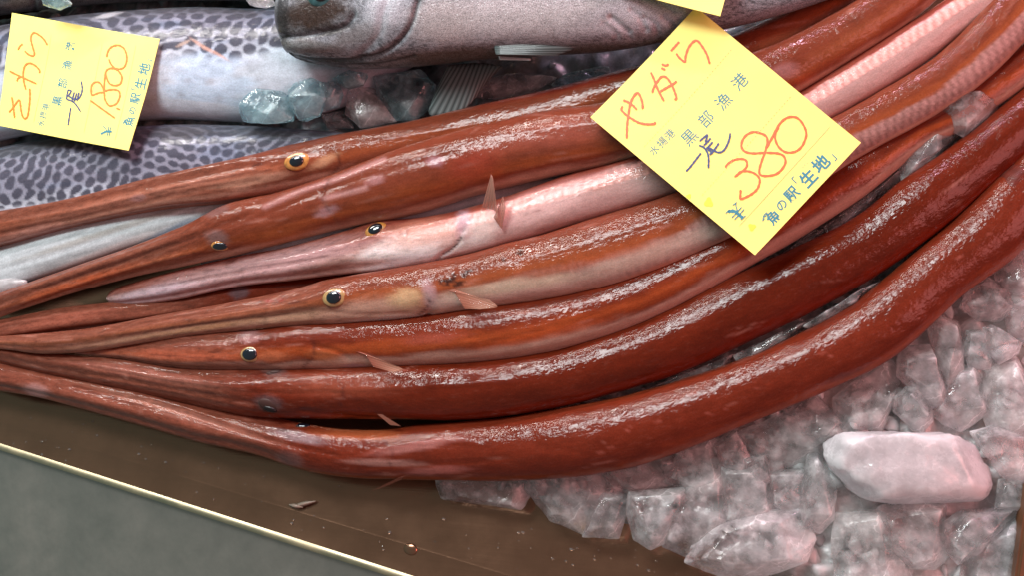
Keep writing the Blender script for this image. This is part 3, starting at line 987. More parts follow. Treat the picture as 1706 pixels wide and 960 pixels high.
crease(fA, [(640, 232), (760, 212), (880, 192), (1000, 168)], 2.2, -0.4)
patch(fA, 250, 325, 200, 12, 13, (0.476, 0.203, 0.140), 0.6, 0.8, seed=1)
patch(fA, 60, 392, 70, 16, 12, (0.492, 0.234, 0.187), 0.6, 0.6, seed=2)
patch(fA, 420, 300, 70, 9, 10, (0.574, 0.312, 0.218), 0.6, 0.6, seed=3)
patch(fA, 540, 268, 28, 8, 28, (0.640, 0.351, 0.203), 0.7, 0.6, seed=4)
patch(fA, 230, 330, 14, 6, 8, (0.508, 0.265, 0.249), 0.7, 0.5, seed=5)
patch(fA, 950, 140, 160, 9, 13, (0.180, 0.017, 0.009), 0.8, 0.6, seed=6)  # darker red paints in the shade thrown by the grey fish

def flecks(o, n, seed, pale=(0.46, 0.21, 0.16), dark=(0.10, 0.022, 0.016)):
    r_ = np.random.default_rng(seed)
    idx = np.nonzero(o.front)[0]
    for k in range(n):
        i = int(r_.choice(idx))
        i2 = min(i + o.nr * 3, len(o.px) - 1)
        ang = math.degrees(math.atan2(-(o.py[i2] - o.py[i]), o.px[i2] - o.px[i])) + r_.normal(0, 9)
        c = pale if r_.random() < 0.6 else dark
        patch(o, o.px[i], o.py[i], r_.uniform(5, 34), r_.uniform(1.0, 3.2), ang, c, r_.uniform(0.12, 0.42), 0.7, seed=int(r_.integers(1000)), rag=0.9)


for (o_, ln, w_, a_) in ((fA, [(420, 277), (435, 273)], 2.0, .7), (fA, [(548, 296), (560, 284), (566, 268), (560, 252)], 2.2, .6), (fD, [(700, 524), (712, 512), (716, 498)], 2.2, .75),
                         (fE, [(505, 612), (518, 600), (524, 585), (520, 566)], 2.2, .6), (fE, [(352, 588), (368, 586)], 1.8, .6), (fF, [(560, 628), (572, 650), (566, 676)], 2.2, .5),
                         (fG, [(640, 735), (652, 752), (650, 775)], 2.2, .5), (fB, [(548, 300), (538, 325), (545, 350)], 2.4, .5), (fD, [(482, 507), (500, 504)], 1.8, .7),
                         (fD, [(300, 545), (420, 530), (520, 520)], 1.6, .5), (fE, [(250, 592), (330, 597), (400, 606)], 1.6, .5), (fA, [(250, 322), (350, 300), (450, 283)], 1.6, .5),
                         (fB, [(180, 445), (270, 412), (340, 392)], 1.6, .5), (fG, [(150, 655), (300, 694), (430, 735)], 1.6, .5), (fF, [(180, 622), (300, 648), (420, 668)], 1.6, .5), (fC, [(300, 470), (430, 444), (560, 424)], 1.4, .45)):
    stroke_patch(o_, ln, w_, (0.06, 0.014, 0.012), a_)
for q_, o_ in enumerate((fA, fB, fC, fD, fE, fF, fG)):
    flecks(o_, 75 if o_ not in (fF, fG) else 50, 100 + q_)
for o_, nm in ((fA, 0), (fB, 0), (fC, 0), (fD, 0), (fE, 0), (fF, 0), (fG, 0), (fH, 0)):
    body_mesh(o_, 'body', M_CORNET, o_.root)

eye(fA, fA.root, 494, 268, 24, 15, 13, 9.5, 8, M_IRIS_ORANGE, M_PUPIL)
eye(fB, fB.root, 368, 408, 17, 9, 13, 6.5, 5, M_IRIS_ORANGE, M_PUPIL)
eye(fC, fC.root, 625, 381, 20, 13.5, 13, 10, 15, M_IRIS_ORANGE, M_PUPIL)
eye(fD, fD.root, 557, 497, 22, 15.5, 13.5, 11, 6, M_IRIS_GOLD, M_PUPIL)
eye(fE, fE.root, 417, 592, 18.5, 13, 13.5, 10, -3, M_IRIS_GOLD, M_PUPIL)
eye(fF, fF.root, 450, 675, 20, 11, 12, 5, -14, M_PUPIL_DULL, M_PUPIL_DARK, (4, -5))
eye(fF, fF.root, 459, 621, 16, 6, 9, 3.5, 0, M_PUPIL_DULL, M_PUPIL_DULL)
eye(fG, fG.root, 507, 710, 14, 6, 11, 4.5, -6, M_PUPIL_DULL, M_PUPIL)


def fz(o, x, y):
    return surf(o, x, y)[0][2] / MM


# fins of the cornetfish
z = fz(fC, 828, 365)
fin('pectoral_fin', fC.root, [(803, 345), (826, 352), (832, 372)], [(818, 290), (821, 296), (824, 318)], z + 0.5, z + 12, M_FIN, 7, (0.95, 0.8, .8), (1.1, 1.3, 1.3))
fin('pelvic_fin', fC.root, [(822, 362), (836, 382)], [(838, 326), (842, 345)], z + 0.8, z + 7, M_FIN, 4, (0.8, .55, .5), (1, 1, 1))
z = fz(fD, 745, 490)
fin('pectoral_fin', fD.root, [(742, 484), (752, 482), (774, 515)], [(815, 500), (828, 512), (800, 516)], z + 0.6, z + 3, M_FIN_PALE, 8, (.9, .5, .4), (1.0, .95, .85))
z = fz(fE, 600, 590)
fin('pectoral_fin', fE.root, [(592, 586), (606, 590), (622, 612)], [(650, 606), (671, 616), (655, 621)], z + 0.6, z + 3, M_FIN_PALE, 7, (.8, .4, .35), (1.0, .95, .85))
z = fz(fF, 655, 695)
fin('pectoral_fin', fF.root, [(650, 709), (668, 711)], [(612, 677), (619, 680)], z + 0.5, z + 2.5, M_FIN_PALE, 5, (.8, .55, .5), (.85, .65, .6), thick=0.3)
z = fz(fG, 690, 785)
fin('pelvic_fin', fG.root, [(665, 796), (705, 785)], [(619, 819), (640, 812)], z - 2, z - 12, M_FIN_PALE, 5, (.8, .6, .55), (.9, .8, .75))
z = fz(fB, 560, 365)
z = fz(fE, 940, 578)
fin('pelvic_fin', fE.root, [(905, 588), (935, 580)], [(950, 577), (968, 572)], z + 1.5, z + 1.0, M_FIN, 4)
z = fz(fG, 1668, 340)
fin('dorsal_fin', fG.root, [(1690, 345), (1664, 330), (1660, 306), (1676, 282), (1704, 262), (1740, 250)], [(1720, 330), (1712, 318), (1712, 308), (1718, 300), (1730, 290), (1750, 285)], z - 5, z - 1, M_FIN, 8, (.30, .16, .15), (.30, .09, .07), curl=3)

# ------------------------------------------------------------------ other fish
def turing(nx, ny, g, seed=3, steps=220):
    """spots and net pattern (Swift-Hohenberg); wavelength about 8 cells"""
    r_ = np.random.default_rng(seed)
    u = r_.normal(0, 0.15, (ny, nx))
    kx = np.fft.fftfreq(nx)[None, :] * 8; ky = np.fft.fftfreq(ny)[:, None] * 8
    k2 = kx ** 2 + ky ** 2
    lin = 0.35 - (1 - k2) ** 2 * 1.6
    dt = 0.25
    for _ in range(steps):
        non = g * u * u - u ** 3
        u = np.real(np.fft.ifft2((np.fft.fft2(u) + dt * np.fft.fft2(non)) / (1 - dt * lin)))
    return u


def bilin(A, x, y):
    x = np.clip(x, 0, A.shape[1] - 1.01); y = np.clip(y, 0, A.shape[0] - 1.01)
    xi = x.astype(int); yi = y.astype(int); fx = x - xi; fy = y - yi
    return (A[yi, xi] * (1 - fx) + A[yi, xi + 1] * fx) * (1 - fy) + (A[yi + 1, xi] * (1 - fx) + A[yi + 1, xi + 1] * fx) * fy


def mackerel(label, pairs, zs, roll, wl, seed, belly_at, flat=0.5, back_at=38, gl=(0.55, 1.3)):
    o = tube(pairs, zs, 360, 240, flat=flat, roll=roll)
    cell = wl / 8.0
    nx = int(o.s.max() / cell) + 10
    arc = np.abs((o.phi + math.pi) % (2 * math.pi) - math.pi)
    yy = arc * o.half / cell
    ny = int(np.max(yy)) + 10
    g = np.linspace(gl[0], gl[1], ny)[:, None] * np.ones((1, nx))
    A = turing(nx, ny, g, seed)
    wx = (fnoise(o.s / 40.0 + 3, yy * cell / 40.0, seed + 2) - 0.5) * 7; wy = (fnoise(o.s / 40.0 + 90, yy * cell / 40.0, seed + 4) - 0.5) * 7
    v = bilin(A, o.s / cell + wx, yy + wy) + (fnoise(o.s / 16.0, yy * cell / 16.0, seed + 6) - 0.5) * 0.5
    deg = np.degrees(arc)
    nz = fnoise(o.s / 70.0, o.phi * 4 + 30, seed) - 0.5
    dark = np.array((0.075, 0.07, 0.09)); net = np.array((0.27, 0.255, 0.30)); white = np.array((0.66, 0.66, 0.70)); backc = np.array((0.085, 0.08, 0.085))
    spot = ss(-0.45, 0.0, v)
    base = net[None, :] + (white - net)[None, :] * ss(belly_at - 26, belly_at + 8, deg + nz * 16)[:, None]
    spot = spot * (1 - ss(belly_at - 6, belly_at + 6, deg + nz * 10)) + 0.12 * spot * (1 - ss(belly_at + 14, belly_at + 30, deg))
    c = base * (1 - spot[:, None] * 0.85) + dark[None, :] * spot[:, None] * 0.85
    wb = 1 - ss(back_at - 8, back_at + 10, deg + nz * 14)
    c = c * (1 - 0.8 * wb[:, None]) + backc[None, :] * (0.8 + 0.6 * nz[:, None]) * 0.8 * wb[:, None]
    mott = fnoise(o.s / 24.0, o.phi * 9 + 30, seed + 8)
    c = c * (0.8 + 0.4 * mott[:, None])
    bl = ss(0.5, 0.7, fnoise(o.s / 90.0, o.phi * 3 + 30, seed + 9))[:, None] * 0.35
    c = c * np.array((0.93, 1.0, 1.07))[None, :]
    c = c * (1 - bl) + c * np.array((0.70, 0.97, 1.18))[None, :] * bl
    o.col = c
    o.root = empty('spotted_mackerel', o.C[len(o.C) // 2] * np.array([1, 1, 0]), label, 'mackerel', 'spotted mackerel behind the cornetfish')
    BODIES.append(o)
    return o


mA = mackerel('spotted mackerel with a broad white belly, under the smaller yellow price card',
              [(-150, 70, -130, 290), (-60, 46, -45, 262), (0, 33, 10, 240), (150, 14, 160, 214), (300, 5, 305, 204), (440, 6, 440, 208), (540, -20, 560, 190), (640, -70, 660, 130), (760, -110, 770, 60)],
              [(-150, 24), (900, 22)], -66, 24, 3, 72, back_at=22)
patch(mA, 335, 75, 22, 3, -35, (0.72, 0.42, 0.33), 0.7, seed=1)
patch(mA, 360, 88, 26, 2.5, -30, (0.72, 0.42, 0.33), 0.7, seed=2)
patch(mA, 305, 72, 14, 3, 25, (0.70, 0.5, 0.4), 0.6, seed=3)
patch(mA, 180, 25, 24, 4, 12, (0.6, 0.6, 0.64), 0.6, seed=4)
for (x, y) in ((277, 134), (312, 133), (350, 136), (395, 128), (430, 132), (300, 158), (365, 165)):
    patch(mA, x, y, 8, 5, 10, (0.36, 0.36, 0.40), 0.5, 0.9, seed=x)
body_mesh(mA, 'body', M_MACK, mA.root)
mB = mackerel('densely spotted mackerel lying against the hindmost red cornetfish',
              [(-150, 275, -130, 430), (-60, 252, -50, 412), (0, 239, 10, 400), (150, 214, 155, 385), (259, 203, 265, 370), (400, 205, 405, 350), (560, 217, 560, 325), (700, 232, 700, 310), (800, 245, 800, 290)],
              [(-150, 22), (800, 22)], -62, 18, 8, 98, back_at=26, gl=(0.42, 1.15))
body_mesh(mB, 'body', M_MACK, mB.root)

# the dark fish that closes the top left corner
o = tube([(-160, -130, -140, 62), (-60, -140, -45, 44), (0, -150, 5, 32), (100, -160, 100, 20), (250, -160, 250, 8), (420, -150, 420, 6), (560, -140, 560, 10)],
         [(-160, 30), (560, 34)], 200, 120, flat=0.5, roll=-70)
nz = fnoise(o.s / 30.0, o.phi * 8 + 20, 4)
o.col = np.array((0.12, 0.115, 0.12))[None, :] * (0.4 + 1.3 * nz[:, None])
crease(o, [(58, -20), (57, 5), (60, 25)], 3.0, 1.5)
patch(o, 30, 5, 26, 10, 10, (0.33, 0.26, 0.22), 0.6, seed=3)
patch(o, 350, 0, 60, 8, 0, (0.30, 0.30, 0.33), 0.5, seed=5)
o.root = empty('dark_fish', o.C[100] * np.array([1, 1, 0]), 'dark grey fish at the very top left, behind the smaller price card', 'fish')
body_mesh(o, 'body', M_GREY, o.root)
BODIES.append(o)

# the big grey fish with the blunt head
gr = tube([(463, -25, 463, 60), (472, -45, 474, 78), (490, -70, 494, 97), (530, -95, 532, 112), (600, -125, 600, 120), (700, -145, 700, 116), (800, -155, 803, 105),
           (900, -155, 905, 98), (1000, -150, 1005, 93), (1090, -138, 1096, 79), (1226, -110, 1236, 48), (1310, -92, 1318, 24), (1400, -75, 1408, -8), (1480, -68, 1486, -34)],
          [(450, 60), (1500, 62)], 420, 220, flat=0.56, roll=-85, tip0=26, power=2.15)
ph = np.degrees(np.abs((gr.phi + math.pi) % (2 * math.pi) - math.pi))
nz = fnoise(gr.s / 26.0, gr.phi * 10 + 20, 4); nz2 = fnoise(gr.s / 9.0, gr.phi * 26 + 20, 9)
wgt = ss(25, 70, ph + (nz - 0.5) * 20)
gr.col = np.array((0.20, 0.19, 0.19))[None, :] * (1 - wgt[:, None]) + np.array((0.42, 0.40, 0.415))[None, :] * wgt[:, None]
nz3 = fnoise(gr.s / 5.0, gr.phi * 44 + 20, 14, 2)
spk = ss(0.52, 0.66, nz3)[:, None] * (0.25 + 0.5 * ss(80, 120, ph))[:, None]
gr.col = gr.col * (0.62 + 0.5 * nz[:, None] + 0.34 * nz2[:, None]) * (1 - spk * 0.75) * np.array((0.90, 1.0, 1.07))[None, :]
# belly line darker, then pale patches that paint in the white belly sheen
for (x, y, rx, ry, an, rgb, al) in ((760, 94, 130, 17, 4, (0.13, 0.11, 0.085), 0.85), (960, 86, 130, 14, 4, (0.12, 0.105, 0.09), 0.85), (1130, 64, 90, 8, 14, (0.25, 0.23, 0.22), 0.6),
                                    (860, 26, 180, 42, 2, (0.80, 0.75, 0.77), 0.85), (735, 36, 55, 40, 0, (0.64, 0.58, 0.58), 0.7), (1080, 22, 120, 34, 12, (0.72, 0.70, 0.77), 0.8),
                                    (1290, 22, 70, 10, 16, (0.42, 0.40, 0.45), 0.6), (640, 20, 32, 50, -30, (0.66, 0.68, 0.74), 0.8), (590, 60, 46, 18, 20, (0.30, 0.27, 0.27), 0.7)):
    patch(gr, x, y, rx, ry, an, rgb, al, 0.6, seed=int(x))
patch(gr, 522, 22, 66, 34, 6, (0.055, 0.03, 0.02), 0.95, 0.5, seed=1)
patch(gr, 470, 40, 14, 60, 0, (0.03, 0.025, 0.025), 0.85, 0.5, seed=2)
patch(gr, 560, 50, 40, 7, 20, (0.05, 0.04, 0.04), 0.8, 0.5, seed=3)
patch(gr, 520, 76, 50, 12, -4, (0.25, 0.23, 0.22), 0.7, 0.5, seed=4)
patch(gr, 560, 101, 70, 5, -6, (0.10, 0.15, 0.16), 0.8, 0.5, seed=5)
stroke_patch(gr, [(480, 88), (530, 100), (600, 98), (650, 78), (680, 45), (694, 0)], 4, (0.06, 0.06, 0.065), 0.75)
stroke_patch(gr, [(492, 97), (560, 108), (640, 104), (690, 92)], 2.5, (0.05, 0.05, 0.05), 0.7)
stroke_patch(gr, [(600, 95), (640, 86), (660, 70)], 2.5, (0.07, 0.07, 0.07), 0.6)
crease(gr, [(468, 62), (500, 60), (540, 52), (575, 42), (590, 25)], 5, 2.2)
crease(gr, [(480, 88), (530, 100), (600, 99), (650, 80), (682, 45), (696, 0)], 4, 1.8)
crease(gr, [(492, 98), (560, 109), (640, 105), (690, 94)], 3, 1.0)
crease(gr, [(600, 92), (630, 60), (640, 20), (650, -10)], 8, 1.0)
lump(gr, 520, 76, 50, 14, 0, 2.5)
lump(gr, 630, 30, 34, 46, 0, 1.8)
for k in range(12):
    x0 = 1020 + rng.uniform(-20, 140); y0 = rng.uniform(-5, 50)
    crease(gr, [(x0, y0), (x0 + rng.uniform(8, 20), y0 + rng.uniform(8, 18)), (x0 + rng.uniform(20, 34), y0 + rng.uniform(20, 34))], 5, rng.uniform(0.4, 1.0))
gr.root = empty('grey_fish', gr.C[200] * np.array([1, 1, 0]), 'big grey scaled fish with a blunt dark head, lying across the top', 'fish')
body_mesh(gr, 'body', M_GREY, gr.root)
BODIES.append(gr)
eye(gr, gr.root, 536, -12, 30, 22, 16, 14, 0, plain('dark_teal_iris', (0.05, 0.12, 0.13), 0.15, coat=1.0, noise=0.6, nscale=300), M_PUPIL)
z = fz(gr, 850, 72)
fin('pectoral_fin', gr.root, [(828, 66), (824, 78), (826, 90)], [(900, 62), (962, 74), (930, 92)], fz(gr, 828, 78) + 0.5, fz(gr, 930, 78) - 1.0, M_FIN_GREY, 9, (0.55, 0.6, 0.6), (0.30, 0.31, 0.31), curl=1.5, stripes=0.8)
fin('fin_spine', gr.root, [(830, 93), (832, 99)], [(884, 97), (884, 100)], z - 4, z - 4, M_FIN_GREY, 2, (0.9, 0.8, 0.8), (0.9, 0.8, 0.8))
fin('pelvic_fin', gr.root, [(746, 108), (800, 104), (838, 110)], [(722, 158), (717, 191), (772, 182), (815, 132)], 46, 38, M_FIN_GREY, 13, (0.22, 0.24, 0.24), (0.50, 0.56, 0.56), stripes=0.75)

# slim silver fish that show between the red ones
sv = tube([(-60, 425, -40, 502), (0, 404, 20, 484), (112, 372, 130, 448), (200, 352, 216, 418), (270, 342, 285, 396), (330, 335, 345, 372), (385, 328, 396, 350), (420, 322, 424, 334)],
          [(-60, 18), (420, 26)], 240, 80, flat=0.55, roll=-95, tip1=40)
nz = fnoise(sv.s / 50.0, sv.phi * 5 + 20, 4); nz2 = fnoise(sv.s / 5.0, sv.phi * 3 + 20, 8)
dg = np.degrees(sv.phi)
sv.col = np.array((0.50, 0.55, 0.57))[None, :] * (0.55 + 0.7 * nz[:, None] + 0.22 * nz2[:, None])
patch(sv, 250, 405, 100, 10, 28, (0.20, 0.26, 0.36), 0.8, seed=2)
patch(sv, 60, 470, 90, 8, 20, (0.22, 0.30, 0.36), 0.7, seed=12)
patch(sv, 180, 385, 170, 5, 18, (0.30, 0.28, 0.24), 0.6, seed=13)
patch(sv, 150, 430, 120, 8, 22, (0.70, 0.58, 0.56), 0.5, seed=3)
crease(sv, [(0, 450), (100, 420), (220, 378), (320, 350)], 4, 0.6)
sv.root = empty('silver_fish', sv.C[120] * np.array([1, 1, 0]), 'silvery white fish tapering away between the two hindmost red snouts', 'fish')
body_mesh(sv, 'body', M_SILVER, sv.root)
BODIES.append(sv)
sv2 = tube([(330, 418, 338, 452), (400, 406, 408, 440), (530, 378, 542, 412), (640, 346, 655, 386), (760, 322, 776, 362), (860, 300, 872, 336), (930, 288, 936, 308), (960, 282, 964, 292)],
           [(330, 24), (960, 34)], 240, 60, flat=0.5, roll=-90, tip0=20, tip1=30)
nz = fnoise(sv2.s / 60.0, sv2.phi * 4 + 20, 5)
sv2.col = np.array((0.58, 0.68, 0.72))[None, :] * (0.7 + 0.5 * nz[:, None])
patch(sv2, 760, 345, 120, 16, 15, (0.30, 0.28, 0.31), 0.6, seed=3)
patch(sv2, 880, 305, 60, 12, 15, (0.35, 0.22, 0.18), 0.5, seed=4)
sv2.root = empty('silver_fish', sv2.C[120] * np.array([1, 1, 0]), 'thin bluish silver fish showing as slivers above the white throated cornetfish', 'fish')
body_mesh(sv2, 'body', M_SILVER, sv2.root)
BODIES.append(sv2)


# ------------------------------------------------------------------ ice
def smooth_noise3(p, sc, seed):
    return (vnoise(p[:, 0] * sc + 31, p[:, 1] * sc + 17 + p[:, 2] * sc * 0.7, seed) + vnoise(p[:, 1] * sc + 91, p[:, 2] * sc + 7 + p[:, 0] * sc * 0.6, seed + 1)) - 1.0


def ice_chunk(poly, z, h, label, mat, group='ice pieces in the crushed ice', bevel=0.10, top=0.66, wob=0.35, name='ice_chunk', grow=1.0, soft=2):
    gx = sum(p[0] for p in poly) / len(poly); gy = sum(p[1] for p in poly) / len(poly)
    poly = [(gx + (p[0] - gx) * grow, gy + (p[1] - gy) * grow) for p in poly]
    r_ = random.Random(int(poly[0][0] * 7 + poly[0][1] * 13))
    zz = [z + r_.uniform(-0.12, 0.12) * h for _ in poly]
    W = P([p[0] for p in poly], [p[1] for p in poly], zz)
    c = W.mean(axis=0)
    size = np.mean(np.linalg.norm(W - c, axis=1))
    view = (CAM - c); view[2] = 0
    pts = list(W)
    for w in W:
        k = top * r_.uniform(0.75, 1.2)
        pts.append(c + (w - c) * k + np.array([0, 0, h * MM * 0.5 * r_.uniform(0.55, 1.1)]))
        k = 0.8 * r_.uniform(0.8, 1.1)
        pts.append(c + (w - c) * k - np.array([0, 0, h * MM * 0.5 * r_.uniform(0.6, 1.0)]))
    bm = bmesh.new()
    vs = [bm.verts.new(p - c) for p in pts]
    res = bmesh.ops.convex_hull(bm, input=vs)
    bmesh.ops.delete(bm, geom=list({g for g in res['geom_interior'] + res['geom_unused'] if isinstance(g, bmesh.types.BMVert)}), context='VERTS')
    bmesh.ops.dissolve_limit(bm, angle_limit=math.radians(14), verts=bm.verts, edges=bm.edges)
    bmesh.ops.bevel(bm, geom=list(bm.edges), offset=size * bevel, segments=2, profile=0.6, affect='EDGES', clamp_overlap=True)
    bmesh.ops.triangulate(bm, faces=bm.faces)
    for _ in range(2):
        bmesh.ops.subdivide_edges(bm, edges=[e for e in bm.edges if e.calc_length() > size * 0.12], cuts=1, use_grid_fill=False)
        bmesh.ops.triangulate(bm, faces=bm.faces)
    for v in bm.verts:
        pass
    for _ in range(soft):
      bmesh.ops.smooth_vert(bm, verts=bm.verts, factor=0.3 if soft < 3 else 0.45, use_axis_x=True, use_axis_y=True, use_axis_z=True)
    bm.normal_update()
    co = np.array([v.co for v in bm.verts]); no = np.array([v.normal for v in bm.verts])
    d = smooth_noise3(co + c, 170.0, 5) * 0.8 + (np.abs(smooth_noise3(co + c, 420.0, 9)) - 0.25) * 0.5
    co = co + no * (d * size * wob * 0.16)[:, None]
    for v, q in zip(bm.verts, co):
        v.co = q
    me = bpy.data.meshes.new(name)
    bm.to_mesh(me)
    bm.free()
    me.polygons.foreach_set('use_smooth', [True] * len(me.polygons))
    if soft == 0:
        me.set_sharp_from_angle(angle=math.radians(24))
    me.materials.append(mat)
    o = bpy.data.objects.new(name, me)
    o.location = c
    COL.objects.link(o)
    return tag_obj(o, label, 'ice', group)


def bedz(x):
    """height of the ice surface in mm at pixel column x"""
    return float(np.interp(x, [730, 900, 1150, 1500, 1706], [7, 9, 13, 20, 26]))


